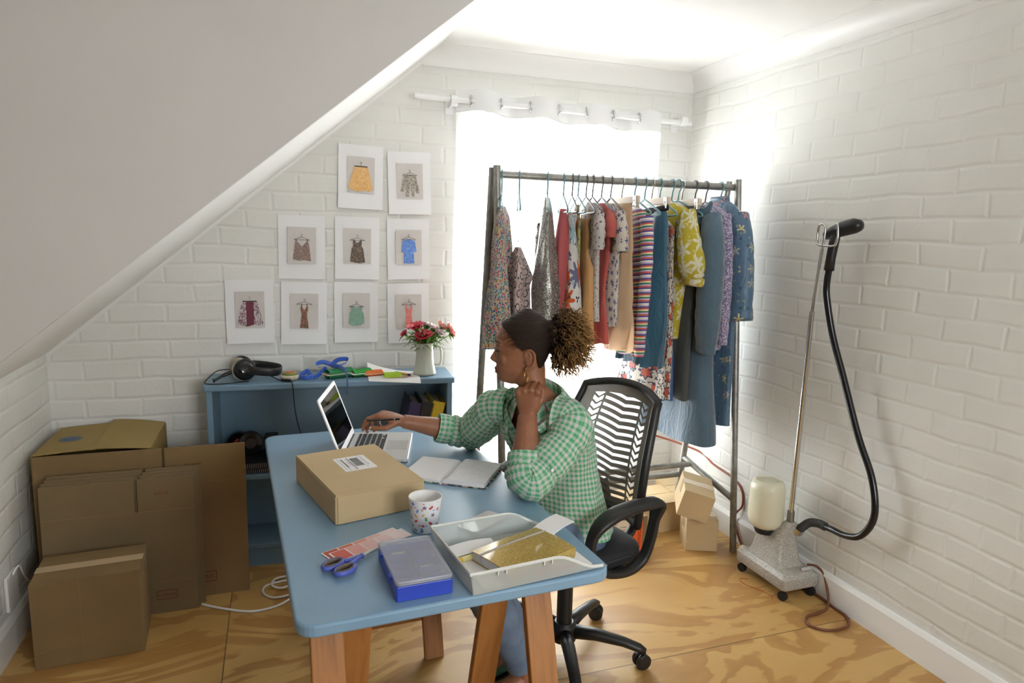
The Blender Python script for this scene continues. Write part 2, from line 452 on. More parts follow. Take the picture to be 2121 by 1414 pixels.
def board(name, c):
    t = NT(name); p = t.coord(); s = t.sep(p)
    flute = t.noise(t.comb(t.math('MULTIPLY', s[0], 160), t.math('MULTIPLY', s[1], 12), t.math('MULTIPLY', s[2], 12)), 2, 2)
    big = t.noise(p, 4, 4)
    d = tuple(x * 0.84 for x in c[:3]) + (1,)
    t.set(Base_Color=t.mix(t.math('MULTIPLY', flute, 0.16), t.ramp(big, [(0.3, d), (0.7, c)]), tuple(x * 0.7 for x in c[:3]) + (1,)), Roughness=0.8)
    t.bump(flute, 0.08, 0.0006)
    return t.m
M_CARD = board('brown_cardboard', srgb(136, 110, 72))
M_CARD2 = board('ochre_cardboard', srgb(166, 140, 82))
M_CARD3 = board('grey_brown_cardboard', srgb(128, 108, 76))
M_CARD4 = board('pale_cardboard', srgb(204, 178, 136))
M_CEDGE = plain('cardboard_edge', srgb(150, 116, 78), 0.9, noise=0.2, nscale=90)
M_TAPE = plain('clear_tape', srgb(196, 172, 138), 0.12, Coat_Weight=0.6)
M_INK = plain('red_brown_ink', srgb(112, 44, 28), 0.8)
M_BINK = plain('blue_ink', srgb(70, 110, 150), 0.8)
M_BLACKINK = plain('black_ink', srgb(25, 25, 28), 0.7)
M_STEEL = plain('galvanised_steel', srgb(150, 149, 144), 0.42, 0.75, noise=0.22, nscale=25)
M_CHROME = plain('bright_metal', srgb(205, 205, 203), 0.18, 1.0)
M_BLK = plain('black_plastic', srgb(26, 26, 27), 0.38, noise=0.1, nscale=80, bump=0.05, bscale=300)
M_GLOSSBLK = plain('glossy_black_plastic', srgb(20, 20, 22), 0.12)
M_RUB = plain('black_rubber', srgb(22, 22, 24), 0.55)
M_WHITEP = plain('white_plastic', srgb(232, 232, 230), 0.35)
M_PAPER = plain('white_paper', srgb(233, 232, 232), 0.8)

# ------------------------------------------------------------------ curtain rod and sheer curtain
M_SHEER = NT('sheer_white_voile')
tp = M_SHEER.new('ShaderNodeBsdfTransparent'); tl = M_SHEER.new('ShaderNodeBsdfTranslucent'); df = M_SHEER.new('ShaderNodeBsdfDiffuse')
tl.inputs[0].default_value = df.inputs[0].default_value = (0.93, 0.93, 0.92, 1)
m1 = M_SHEER.new('ShaderNodeMixShader'); m1.inputs[0].default_value = 0.25
m2 = M_SHEER.new('ShaderNodeMixShader'); m2.inputs[0].default_value = 0.74
lk = M_SHEER.t.links.new
lk(tl.outputs[0], m1.inputs[1]); lk(df.outputs[0], m1.inputs[2]); lk(tp.outputs[0], m2.inputs[1]); lk(m1.outputs[0], m2.inputs[2]); lk(m2.outputs[0], M_SHEER.o.inputs[0])
M_SHEER = M_SHEER.m
M_HEAD = NT('doubled_voile')
tl = M_HEAD.new('ShaderNodeBsdfTranslucent'); df = M_HEAD.new('ShaderNodeBsdfDiffuse')
tl.inputs[0].default_value = df.inputs[0].default_value = (0.8, 0.8, 0.79, 1)
m1 = M_HEAD.new('ShaderNodeMixShader'); m1.inputs[0].default_value = 0.975
M_HEAD.t.links.new(tl.outputs[0], m1.inputs[1]); M_HEAD.t.links.new(df.outputs[0], m1.inputs[2]); M_HEAD.t.links.new(m1.outputs[0], M_HEAD.o.inputs[0])
M_HEAD = M_HEAD.m
RY, RZ, PER = 3.275, 2.153, 0.305
rod = thing('curtain_rod', 'white curtain rod with open tube ends mounted above the window', 'curtain rod', (1.4, RY, RZ))
rb = MB().tube([(-0.76, 0, 0.008), (0.75, 0, -0.008)], 0.0135, 14)
rb.out('pole', M_WHITEP, rod, smooth='auto')
for xx in (-0.57, 0.70):
    k = MB(); k.tube([(xx - .016, 0, 0), (xx + .016, 0, 0)], 0.026, 18); k.tube([(xx, 0.018, -.004), (xx, 0.09, -.012)], 0.010, 10)
    k.box((xx, 0.088, -.012), (0.04, 0.007, 0.075))
    k.out('bracket', M_WHITEP, rod, smooth='auto')
cur = thing('sheer_curtain', 'sheer white eyelet curtain glowing in front of the window', 'curtain', (1.4, RY, 0))
def cy(x, a): return -a * cos(2 * pi * (x - 0.99) / PER)
def wave(z0, z1, amp0, amp1, nz):
    x0, x1 = 0.845, 1.965
    def fn(u, v):
        x = x0 + (x1 - x0) * u; z = z0 + (z1 - z0) * v; a = amp0 + (amp1 - amp0) * v
        return (x - 1.4 + 0.006 * sin(5 * z + 20 * x), cy(x, a) + 0.008 * (1 - v) * sin(37 * x + 2 * z), z - 0.03 * (u - .5) + 0.006 * sin(21 * x) * (v if z1 > 2.1 else 1))
    return MB().grid(fn, 160, nz)
wave(0.10, 2.098, 0.026, 0.030, 40).out('curtain_cloth', M_SHEER, cur, smooth=True, fix=False)
wave(2.098, 2.197, 0.030, 0.030, 4).out('header_band', M_HEAD, cur, smooth=True, fix=False)
for k in range(8):
    x = 0.99 + PER * (0.25 + 0.5 * (k - 1))
    if x < 0.86 or x > 1.95: continue
    g = MB(); g.tube([(x - 1.4 + 0.0, 0.024 * cos(q), RZ + 0.024 * sin(q) - .01 * (x - 1.4)) for q in [2 * pi * i / 24 for i in range(24)]], 0.0045, 8, closed=True)
    g.out('eyelet', M_CHROME, cur, smooth=True)

# ------------------------------------------------------------------ printed sheets on the wall
M_PRINTBG = plain('printed_grey_backdrop', srgb(205, 199, 194), 0.7, noise=0.03, nscale=40)
M_HANGINK = plain('printed_hanger_grey', srgb(70, 70, 72), 0.7)
def speck(name, base, cols, scale=60, thr=0.45, rough=0.75):
    t = NT(name); v = t.vor(t.coord(), scale)
    r = t.sep(v.outputs['Color'])[0]
    n = len(cols); pal = t.ramp(r, [(i / n, c) for i, c in enumerate(cols)], 'CONSTANT')
    t.set(Base_Color=t.mix(t.math('LESS_THAN', v.outputs['Distance'], thr), base, pal), Roughness=rough)
    return t.m
TAN, GREY, BLKC = srgb(196, 160, 110), srgb(150, 140, 128), srgb(50, 44, 44)
def P_(*xy): return list(xy)
sil = {
 'skirt': [(-.24, .36), (.24, .36), (.28, .2), (.42, -.36), (.3, -.44), (.1, -.40), (-.1, -.46), (-.3, -.40), (-.44, -.34), (-.28, .2)],
 'jacket': [(-.10, .32), (.10, .32), (.28, .26), (.40, -.05), (.46, -.30), (.30, -.30), (.24, -.12), (.22, -.44), (.08, -.40), (.02, .1), (-.04, -.42), (-.22, -.44), (-.24, -.12), (-.32, -.28), (-.46, -.24), (-.38, -.05), (-.28, .26)],
 'camisole': [(-.26, .30), (-.22, .30), (-.19, .20), (0, .06), (.19, .20), (.22, .30), (.26, .30), (.34, .02), (.40, -.42), (.1, -.38), (-.1, -.42), (-.40, -.36), (-.33, .02)],
 'tank': [(-.21, .32), (-.12, .30), (-.06, .22), (.06, .22), (.12, .30), (.21, .32), (.19, .10), (.27, .02), (.36, -.44), (.12, -.48), (-.12, -.46), (-.34, -.42), (-.27, .02), (-.19, .10)],
 'shirt_dress': [(-.1, .38), (.1, .38), (.30, .30), (.38, -.06), (.25, -.08), (.22, .1), (.26, -.46), (-.26, -.46), (-.22, .1), (-.25, -.08), (-.38, -.06), (-.30, .30)],
 'slip': [(-.12, .36), (-.09, .36), (-.1, .24), (0, .14), (.1, .24), (.09, .36), (.12, .36), (.18, .18), (.12, .0), (.20, -.48), (-.20, -.46), (-.12, .0), (-.18, .18)],
 'top': [(-.28, .24), (-.15, .25), (-.08, .17), (.08, .17), (.15, .25), (.28, .24), (.25, .08), (.33, .0), (.38, -.34), (.2, -.42), (-.2, -.44), (-.38, -.36), (-.33, .0), (-.25, .08)],
}
sheets = [
 (0.400, 1.782, -1.5, 'skirt', speck('print_peach_tulle', srgb(226, 180, 118), [srgb(233, 190, 130), srgb(214, 165, 100)], 120), 'wood', 'white sheet pinned on the brick wall, printed with a peach tulle skirt'),
 (0.634, 1.764, 1.0, 'jacket', speck('print_silver_sequin', srgb(150, 142, 132), [srgb(190, 184, 174), srgb(110, 100, 92), srgb(214, 206, 190)], 220), 'wire', 'white sheet pinned on the brick wall, printed with a silver sequin jacket'),
 (0.124, 1.447, -1.0, 'camisole', speck('print_brown_floral', srgb(140, 122, 112), [srgb(92, 76, 70), srgb(182, 160, 146), srgb(150, 110, 100)], 240), 'wire', 'white sheet pinned on the brick wall, printed with a brown strappy camisole'),
 (0.380, 1.447, -1.0, 'tank', speck('print_dark_floral', srgb(96, 84, 74), [srgb(150, 96, 80), srgb(60, 56, 58), srgb(170, 156, 132), srgb(100, 110, 90)], 260), 'wire', 'white sheet pinned on the brick wall, printed with a dark floral sleeveless top'),
 (0.629, 1.446, 0.8, 'shirt_dress', speck('print_blue_silk', srgb(108, 146, 214), [srgb(120, 160, 226), srgb(90, 128, 200)], 100), 'wire', 'white sheet pinned on the brick wall, printed with a blue short sleeved dress'),
 (-0.113, 1.147, 0.3, 'skirt', None, 'wood', 'white sheet pinned on the brick wall, printed with a maroon and white patterned skirt'),
 (0.128, 1.136, -1.4, 'slip', speck('print_slip_floral', srgb(120, 92, 76), [srgb(180, 140, 110), srgb(70, 54, 50), srgb(190, 110, 90)], 240), 'wire', 'white sheet pinned on the brick wall, printed with a narrow floral slip dress'),
 (0.372, 1.137, -0.6, 'top', plain('print_sage_green', srgb(134, 168, 148), 0.75, noise=0.1, nscale=60), 'wire', 'white sheet pinned on the brick wall, printed with a sage green top'),
 (0.629, 1.129, 0.6, 'slip', speck('print_coral', srgb(222, 128, 122), [srgb(230, 146, 138), srgb(206, 104, 102)], 160), 'wire', 'white sheet pinned on the brick wall behind the flowers, printed with a coral dress'),
]
def patchwork():
    t = NT('print_patchwork'); s = t.sep(t.coord())
    br = t.new('ShaderNodeTexBrick'); t.put(br.inputs['Vector'], t.comb(s[2], s[0], 0)); br.inputs['Scale'].default_value = 60
    br.inputs['Color1'].default_value = srgb(120, 50, 72); br.inputs['Color2'].default_value = srgb(228, 220, 222); br.inputs['Mortar'].default_value = srgb(50, 40, 56)
    ch = t.math('LESS_THAN', t.math('ABSOLUTE', s[0]), 0.016)
    t.set(Base_Color=t.mix(ch, br.outputs['Color'], srgb(112, 52, 66)), Roughness=0.75)
    return t.m
for px_, pz, tilt, shape, m, hang, lab in sheets:
    r = thing('printed_sheet', lab, 'print', (px_, D - 0.007, pz), 0, 'printed sheets on the brick wall', (0, rad(-tilt), 0))
    ph = random.random() * 6
    MB().grid(lambda u, v: ((u - .5) * .21, -0.010 * (1 - v) ** 2 * (0.5 + 0.5 * sin(ph)) - 0.002 * sin(3 * u + ph), (v - .5) * .297), 8, 10).out('sheet', M_PAPER, r, smooth=True, solid=0.0006)
    yy = -0.0062
    pw, phh, pc = 0.128, 0.168, 0.010
    g = MB().grid(lambda u, v: ((u - .5) * pw, yy - .006 * max(0, .5 - v), (v - .5) * phh + pc), 2, 4); g.out('photo_print', M_PRINTBG, r, smooth=True, solid=0.0004)
    sc = 0.142; oz = -0.004
    g = MB(); g.add([(x * sc * (.95 if shape == 'skirt' else .72), yy - .0022 - .006 * max(0, -z * .9), z * sc + oz) for x, z in sil[shape]], [tuple(range(len(sil[shape])))])
    g.out('printed_garment', m or patchwork(), r, solid=0.0003)
    h = MB()
    top = max(z for x, z in sil[shape]) * sc + oz
    if hang == 'wood': h.box((0, yy - .0034, top + .002), (.060, .0006, .005))
    else:
        q = 0.036
        h.tube([(-q, yy - .0034, top - .004), (0, yy - .0034, top + .010), (q, yy - .0034, top - .004), (-q, yy - .0034, top - .004)], .0009, 5)
    h.tube([(0, yy - .0034, top + .008), (0, yy - .0034, top + .014), (.005, yy - .0034, top + .018), (0, yy - .0034, top + .023), (-.005, yy - .0034, top + .019)], .0008, 5)
    h.out('printed_hanger', M_HANGINK, r)

# ------------------------------------------------------------------ blue bookcase
BRZ = rad(-3.4)
case = thing('bookcase', 'low blue painted bookcase standing against the brick wall behind the desk', 'bookcase', (0.250, 3.210, 0), BRZ)
MB().prism([(-.55, .13), (-.55, -.128), (-.545, -.136), (.545, -.136), (.55, -.128), (.55, .13)], .829, .857).out('top_board', M_CASEBLUE, case, bevel=.006, seg=3)
for sx in (-1, 1): MB().box((sx * .526, 0, .415), (.024, .25, .83)).out('side_panel', M_CASEBLUE, case, bevel=.003)
MB().box((0, .119, .43), (1.03, .012, .79)).out('back_panel', M_CASEBLUE, case)
for zz in (.428, .10): MB().box((0, -.003, zz), (1.028, .235, .022)).out('shelf', M_CASEBLUE, case, bevel=.003)
MB().box((0, -.095, .044), (1.028, .018, .088)).out('plinth', M_CASEBLUE, case)
def on_case(x, y, z=.857):
    c, s_ = cos(BRZ), sin(BRZ); return (0.250 + c * x - s_ * y, 3.210 + s_ * x + c * y, z)

# binders leaning in the bookcase
def binder(x, col, lab, w_, lean, y0):
    m = plain('binder_board', col, 0.45, noise=0.05, nscale=30)
    t = thing('lever_arch_binder', lab, 'binder', on_case(x, y0, .439), BRZ, 'binders leaning in the bookcase', (0, lean, BRZ))
    b = MB(); b.box((0, -.105, .152), (w_, .003, .305)); b.box((-w_ / 2, .01, .152), (.003, .23, .305)); b.box((w_ / 2, .01, .152), (.003, .23, .305))
    b.out('cover', m, t, bevel=.001)
    MB().box((0.004, .01, .15), (w_ * .55, .20, .285)).out('papers', plain('filed_sheets', srgb(196, 192, 186), .9), t)
    k = MB(); k.tube([(0, -.1075, .05), (0, -.1055, .05)], .010, 14); k.out('finger_ring', M_CHROME, t)
LEAN = rad(13.5)
binder(.303, srgb(72, 62, 104), 'purple binder leaning at the left of the three in the bookcase', .060, LEAN, .0)
binder(.357, srgb(44, 44, 46), 'black binder leaning between the purple and the yellow one', .062, LEAN, .0)
binder(.410, srgb(220, 190, 52), 'yellow binder leaning nearest the bookcase side', .058, LEAN, .0)

# shelf contents: black tray of albums with spiral binding, drive, lens caps
M_SPIRAL = plain('spiral_wire', srgb(190, 178, 178), .35, .6)
M_DARKCOV = speck('dark_album_cover', srgb(20, 20, 22), [srgb(24, 24, 26), srgb(26, 26, 30), srgb(150, 146, 140)], 16, 0.38, .4)
for k, (z0, lab) in enumerate(((.439, 'black spiral bound album at the bottom of the pair on the middle shelf'), (.463, 'black spiral bound album on top of the pair on the middle shelf'))):
    t = thing('spiral_album', lab, 'album', on_case(-.33 + .004 * k, -.005, z0), BRZ, 'spiral albums in the bookcase')
    MB().box((0, .01, .011), (.42, .20, .020)).out('cover', M_DARKCOV, t, bevel=.002)
    s_ = MB()
    for i in range(46): s_.tube([(-.2 + i * .0089, -.096 + .010 * cos(q), .0115 + .010 * sin(q)) for q in [2 * pi * j / 8 for j in range(8)]], .0016, 5, closed=True)
    s_.out('spiral_binding', M_SPIRAL, t)
t = thing('hard_drive', 'small black drive with a cable on the upper album', 'hard drive', on_case(-.26, .0, .486), BRZ + .3)
MB().prism(rounded(.11, .075, .01), 0, .018).out('case', M_BLK, t, bevel=.003)
for k, (x, lab) in enumerate(((-.43, 'round black lens-like object with a red ring on the middle shelf'), (-.385, 'round black lens-like object right of the red ringed one'))):
    t = thing('camera_lens', lab, 'lens', on_case(x, .055, .5405), BRZ + .2 * k, 'round black objects on the middle shelf')
    MB().lathe([(.052, -.018), (.055, -.012), (.055, .012), (.052, .018), (.03, .018), (.03, .012)], 28, M=Euler((pi / 2, 0, 0)).to_matrix()).out('rim', M_GLOSSBLK, t, smooth='auto')
    MB().lathe([(.026, -.02), (.026, .0205), (.012, .0215)], 20, M=Euler((pi / 2, 0, 0)).to_matrix()).out('hub', plain('red_hub', srgb(150, 60, 58) if k == 0 else srgb(60, 58, 60), .4), t)
t = thing('battery_charger', 'blocky black charger standing beside the round objects on the shelf', 'charger', on_case(-.29, .06, .486), BRZ)
MB().box((0, 0, .045), (.06, .05, .09)).out('case', M_BLK, t, bevel=.006)
t = tag(MB().tube(smooth_path([on_case(-.23, -.05, .497), on_case(-.25, -.135, .49), on_case(-.243, -.150, .43), on_case(-.225, -.146, .33), on_case(-.235, -.142, .25), on_case(-.20, -.138, .20), on_case(-.14, -.138, .155), on_case(-.09, -.120, .125)]), .0017, 6).out('drive_cable', M_RUB, smooth=True), 'thin black cable hanging down from the drive on the shelf', 'cable')

# things on top of the bookcase ---------------------------------------------------
Z1 = .857
hp = thing('headphones', 'black over-ear headphones with microphone lying on the bookcase', 'headphones', on_case(-.388, .0, Z1), BRZ)
M_PAD = plain('beige_ear_pad', srgb(190, 180, 160), .8, noise=.1, nscale=60)
cupR = Euler((rad(72), 0, rad(24))).to_matrix()
for s_, cc in ((1, (0.0, -.050, .0495)), (-1, (-.02, .055, .046))):
    M_ = Euler((rad(72 * s_), 0, rad(24 * s_))).to_matrix()
    MB().lathe([(.015, .034), (.040, .028), (.048, .016), (.049, .004), (.047, -.004)], 26, cc, M_).out('ear_cup', M_GLOSSBLK, hp, smooth=True)
    MB().lathe([(.044, -.002), (.050, -.008), (.050, -.020), (.042, -.026), (.024, -.024)], 26, cc, M_).out('ear_pad', M_PAD, hp, smooth=True)
hb = smooth_path([(.01, -.070, .055), (.07, -.078, .045), (.13, -.066, .038), (.152, -.02, .036), (.145, .03, .038), (.10, .065, .042), (.04, .078, .048), (-.01, .068, .050)], 5)
MB().tube(hb, [(.019, .005)] * len(hb), 10, up=(0, 0, 1)).out('headband', M_BLK, hp, smooth='auto')
MB().tube(smooth_path([(-.045, -.052, .045), (-.085, -.068, .030), (-.115, -.078, .014), (-.126, -.082, .011)], 5), [.008] * 6 + [.006] * 6 + [.009] * 4, 8).out('microphone_boom', M_BLK, hp, smooth=True)
MB().tube(smooth_path([(-.055, -.06, .055), (-.11, -.062, .05), (-.155, -.085, .012), (-.150, -.105, .0032), (-.105, -.118, .0032), (-.05, -.105, .0032), (.02, -.085, .004)], 6), .0022, 6).out('microphone_wire', M_RUB, hp, smooth=True)
MB().tube(smooth_path([(.10, -.078, .03), (.155, -.09, .0045), (.20, -.118, .0045), (.206, -.140, -.002), (.210, -.146, -.05), (.214, -.143, -.12), (.226, -.141, -.19), (.245, -.141, -.26), (.264, -.142, -.32), (.290, -.146, -.38)], 6), .0024, 6).out('cord', M_RUB, hp, smooth=True)
MB().tube([(.158, -.092, .0065), (.196, -.112, .0065)], [.006, .007], 8).out('volume_control', M_RUB, hp)

tb = thing('trinket_box', 'small round cream box with a painted orange lid on the bookcase', 'trinket box', on_case(-.195, -.065, Z1))
MB().lathe([(.022, 0), (.034, .003), (.041, .013), (.040, .022), (.034, .027)], 28).out('bowl', plain('cream_stone', srgb(206, 196, 172), .5, noise=.12, nscale=60), tb, smooth=True)
t_ = NT('painted_lid'); d_ = t_.math('MULTIPLY', t_.vmath('LENGTH', t_.vmath('MULTIPLY', t_.coord(), (1, 1, 0))), 26)
t_.set(Base_Color=t_.ramp(t_.math('ADD', d_, t_.math('MULTIPLY', t_.noise(t_.coord(), 90, 2), .2)), [(0, srgb(236, 206, 140)), (.28, srgb(206, 130, 66)), (.55, srgb(130, 62, 34)), (.75, srgb(196, 120, 60)), (.92, srgb(120, 140, 70))]), Roughness=.3)
MB().lathe([(.0355, .026), (.034, .032), (.024, .038), (.010, .0405)], 28).out('lid', t_.m, tb, smooth=True)

M_RIB = plain('blue_satin_ribbon', srgb(52, 96, 196), .3, Sheen_Weight=.4)
def ribbon(b, pts, wid=.010, up=(0, 0, 1), n=6):
    P = smooth_path(pts, n); b.tube(P, [(wid, .0007)] * len(P), 6, up=up)
rr = thing('ribbon', 'loose blue satin ribbon tied in a bow on the bookcase', 'ribbon', on_case(-.065, .0, Z1), BRZ)
b = MB()
ribbon(b, [(.055, -.015, .055), (.015, -.02, .070), (-.012, -.03, .062), (.002, -.045, .048), (.055, -.02, .052)])
ribbon(b, [(.055, -.015, .055), (.085, -.015, .078), (.125, -.02, .080), (.118, -.04, .066), (.08, -.045, .054), (.05, -.02, .052)])
b.out('bow_loops', M_RIB, rr, smooth=True)
b = MB(); ribbon(b, [(.05, -.02, .054), (.085, -.055, .052), (.110, -.105, .045), (.118, -.140, .028), (.119, -.145, -.02), (.117, -.143, -.06)], .011); b.out('hanging_tail', M_RIB, rr, smooth=True)
b = MB(); ribbon(b, [(.03, -.03, .045), (-.01, -.06, .014), (-.035, -.07, .012), (-.055, -.05, .035), (-.085, -.06, .014), (-.095, -.06, .012), (-.06, -.09, .012), (-.03, -.075, .013)], .011); b.out('loose_end', M_RIB, rr, smooth=True)

def trim_card(x, y, rz, w_, l_, th, col, card, lab, z=Z1, frin=False):
    t = thing('trim_card', lab, 'trim card', on_case(x, y, z), BRZ + rz, 'cards of trimmings on the bookcase')
    MB().box((0, 0, th / 2), (w_, l_, .003)).out('card', card, t)
    n = int(l_ * .8 / .009); m = plain('wound_trim', col, .6, noise=.12, nscale=50)
    b = MB()
    def fn(u, v):
        a = 2 * pi * u; yv = (v - .5) * l_ * .82
        rip = .0014 * abs(sin(v * pi * (n if not frin else 2 * n)))
        return ((w_ * .44 + rip) * cos(a), yv, th / 2 + (th * .5 + rip) * sin(a))
    b.grid(fn, 20, n * 4); b.out('winding', m, t, smooth=True)
M_KRAFT = plain('kraft_card', srgb(206, 190, 166), .8)
trim_card(.022, -.045, rad(-64), .068, .150, .042, srgb(34, 122, 74), M_KRAFT, 'kraft card wound with dark green ribbon beside the blue bow')
trim_card(.120, -.028, rad(-66), .070, .115, .034, srgb(44, 150, 58), M_PAPER, 'white card wound with bright green rickrack trim', frin=True)
trim_card(.178, -.030, rad(-78), .060, .10, .026, srgb(226, 112, 36), M_KRAFT, 'card wound with orange cord beside the white paper sheet', frin=True)

t = thing('paper_sheet', 'white paper sheet curling over the front edge of the bookcase', 'paper', on_case(.262, -.06, Z1), BRZ + rad(-2))
def pf(u, v):
    x = -.11 + .235 * u; y = -.105 + .20 * v
    return (x, y, .0016 + .026 * max(0, v - .62) ** 1.2 * (1 - u) ** 2 * 6 - (.016 * max(0, .13 - v) / .13 if v < .13 else 0) * u)
MB().grid(pf, 12, 12).out('sheet', M_PAPER, t, smooth=True, solid=.0005)
MB().add([(-.03, -.055, .0024), (.06, -.058, .0024), (.105, -.015, .0024), (.04, -.022, .0024)], [(0, 1, 2, 3)]).out('printed_patch', plain('mauve_print', srgb(176, 142, 138), .8), t)
t = thing('sticky_note_pad', 'lime green sticky note pad lying on the white sheet', 'sticky notes', on_case(.262, -.075, Z1 + .003), BRZ + rad(2))
MB().box((0, 0, .0075), (.078, .058, .015)).out('pad', plain('lime_paper', srgb(180, 218, 58), .75), t)
t = thing('felt_pen', 'orange felt pen with a green end lying beside the lime sticky notes', 'pen', on_case(.322, -.050, Z1 + .0075), BRZ + rad(-55))
MB().tube([(-.045, 0, 0), (.025, 0, 0)], .0050, 8).out('barrel', plain('orange_barrel', srgb(224, 160, 66), .4), t)
MB().tube([(-.065, 0, 0), (-.045, 0, 0)], [.0035, .0054], 8).out('end_cap', plain('green_cap', srgb(84, 190, 110), .4), t)
MB().tube([(.025, 0, 0), (.036, 0, 0), (.046, 0, 0)], [.0048, .0042, .001], 8).out('tip', M_BLK, t)

# jug and flowers
M_JUG = plain('pale_sage_glaze', srgb(200, 203, 190), .16, Coat_Weight=.4)
JX, JY = .420, -.035
jug = thing('enamel_jug', 'pale sage enamel jug holding flowers on the bookcase', 'jug', on_case(JX, JY, Z1), BRZ)
prof = [(.050, 0), (.0555, .004), (.054, .012), (.047, .045), (.0425, .085), (.0405, .12), (.0415, .145), (.044, .155), (.042, .154), (.0385, .142), (.0375, .12), (.040, .08), (.044, .02)]
def spout(p):
    out = []
    for q in p:
        if q[2] > .125 and q[0] < -.02 and abs(q[1]) < .022:
            k = (q[2] - .125) / .03; q = V((q[0] - .016 * k * (1 - abs(q[1]) / .022), q[1] * .8, q[2] + .006 * k))
        out.append(q)
    return out
b = MB().lathe(prof, 40); b.v = [tuple(q) for q in spout([V(p) for p in b.v])]
b.out('body', M_JUG, jug, smooth=True)
hh = smooth_path([(.040, 0, .134), (.058, 0, .136), (.074, 0, .128), (.080, 0, .09), (.077, 0, .055), (.066, 0, .046), (.047, 0, .048)], 6)
MB().tube(hh, [(.0048, .0034)] * len(hh), 8).out('handle', M_JUG, jug, smooth=True)
MB().tube([(.0432 * cos(q), .0432 * sin(q), .1555) for q in [2 * pi * i / 32 + .4 for i in range(28)]], .0012, 6).out('rim_line', plain('brown_rim', srgb(96, 56, 42), .3), jug)
M_STEM = plain('green_stem', srgb(104, 140, 56), .5, noise=.2, nscale=40)
M_LEAF = plain('green_leaf', srgb(112, 158, 52), .45, noise=.25, nscale=30, Transmission_Weight=.15)
def petalmat(n, c1, c2):
    t = NT(n); d = t.vmath('LENGTH', t.coord()); t.set(Base_Color=t.ramp(t.math('MULTIPLY', d, 34), [(.1, c1), (.9, c2)]), Roughness=.55, Transmission_Weight=.12); return t.m
M_RED = petalmat('crimson_petal', srgb(128, 12, 38), srgb(216, 48, 68))
M_PINK = petalmat('coral_pink_petal', srgb(240, 130, 112), srgb(252, 186, 172))
M_PALE = petalmat('white_pink_petal', srgb(224, 150, 176), srgb(250, 236, 236))
def flower(head, base, m, R_, npet, lab, open_=.8, nl=3):
    """stem from the jug's inside up to a cupped head of layered petals"""
    bx, by, bz = on_case(JX + base[0], JY + base[1], Z1 + .09)
    hx, hy, hz = on_case(JX + head[0], JY + head[1], Z1 + head[2])
    t = thing('cut_flower', lab, 'flower', (bx, by, bz), 0, 'flowers in the enamel jug')
    H = V((hx - bx, hy - by, hz - bz)); mid = V((H.x * .35, H.y * .35, H.z * .6))
    P = smooth_path([(0, 0, 0), mid, H], 6); MB().tube(P, .0018, 6).out('stem', M_STEM, t, smooth=True)
    ax = (H - mid).normalized(); q = V((0, 0, 1)).rotation_difference(ax); M_ = q.to_matrix()
    b = MB()
    for layer in range(2):
        rr_ = R_ * (1 - .32 * layer); el = open_ - .35 * layer
        for k in range(npet):
            a0 = 2 * pi * (k + .5 * layer) / npet + random.uniform(-.12, .12)
            def fn(u, v, a0=a0, rr_=rr_, el=el):
                w_ = (.62 * sin(pi * min(1, v * .86 + .06)) ** .7) * rr_
                x = rr_ * v * cos(1.25 * (1 - el)); z = rr_ * (.95 * sin(v * 1.3) * (1.05 - el) + .15 * v * v) - .2 * rr_ * max(0, v - .75) * 1.5
                y = (u - .5) * 2 * w_; z += .10 * rr_ * cos(7 * u + 3 * v + a0) * v + .25 * rr_ * abs(u - .5) * v
                return M_ @ V((x * cos(a0) - y * sin(a0), x * sin(a0) + y * cos(a0), z))
            b.grid(fn, 4, 5)
    b.out('petals', m, t, smooth=True, fix=False, loc=H)
    MB().ball(H + ax * -.002, (R_ * .3, R_ * .3, R_ * .3), 8, 6).out('calyx', M_STEM, t, smooth=True)
    for k in range(nl):
        s0 = P[min(len(P) - 2, 4 + k * 3)]; a0 = random.uniform(0, 2 * pi); L = random.uniform(.035, .055)
        def lf(u, v, s0=s0, a0=a0, L=L):
            r_ = L * v; y = (u - .5) * .013 * sin(pi * min(1, v * .9 + .08)); z = .3 * r_ - 11 * r_ * r_ * (1 + .3 * k)
            return s0 + V((r_ * cos(a0) - y * sin(a0), r_ * sin(a0) + y * cos(a0), z + abs(u - .5) * .006))
        MB().grid(lf, 2, 7).out('leaf', M_LEAF, t, smooth=True, fix=False)
fl = [
 ((-.036, -.02, .225), (-.012, 0), M_RED, .034, 6, 'large crimson flower, topmost at the left of the jug', .75),
 ((-.080, -.01, .196), (-.022, 0), M_RED, .020, 5, 'small dark crimson flower drooping out at the far left of the jug', .6),
 ((-.016, -.045, .192), (-.006, -.01), M_RED, .030, 6, 'crimson flower facing front, just below the topmost one', .85),
 ((.006, -.048, .200), (.0, -.012), M_RED, .020, 5, 'small crimson flower right of the front facing crimson one', .8),
 ((-.028, -.050, .172), (-.01, -.014), M_RED, .014, 5, 'crimson bud lowest at the front of the jug', .6),
 ((.036, -.01, .220), (.008, 0), M_PALE, .028, 6, 'white flower with a pink throat in the middle of the bunch', .9),
 ((.052, -.03, .200), (.012, -.005), M_PALE, .022, 5, 'pale pink flower below the white one', .8),
 ((.016, .03, .226), (.002, .01), M_PALE, .024, 6, 'white flower at the back of the bunch', .85),
 ((.068, .0, .222), (.018, 0), M_PINK, .026, 6, 'coral flower standing right of the white one', .55),
 ((.098, -.01, .214), (.024, 0), M_PINK, .024, 6, 'upper coral flower at the far right of the bunch', .6),
 ((.104, -.03, .196), (.026, -.006), M_PINK, .022, 6, 'lower coral flower at the far right of the bunch', .65),
 ((.002, .02, .232), (-.003, .008), M_PALE, .016, 5, 'small cream bud behind the topmost crimson flower', .5),
]
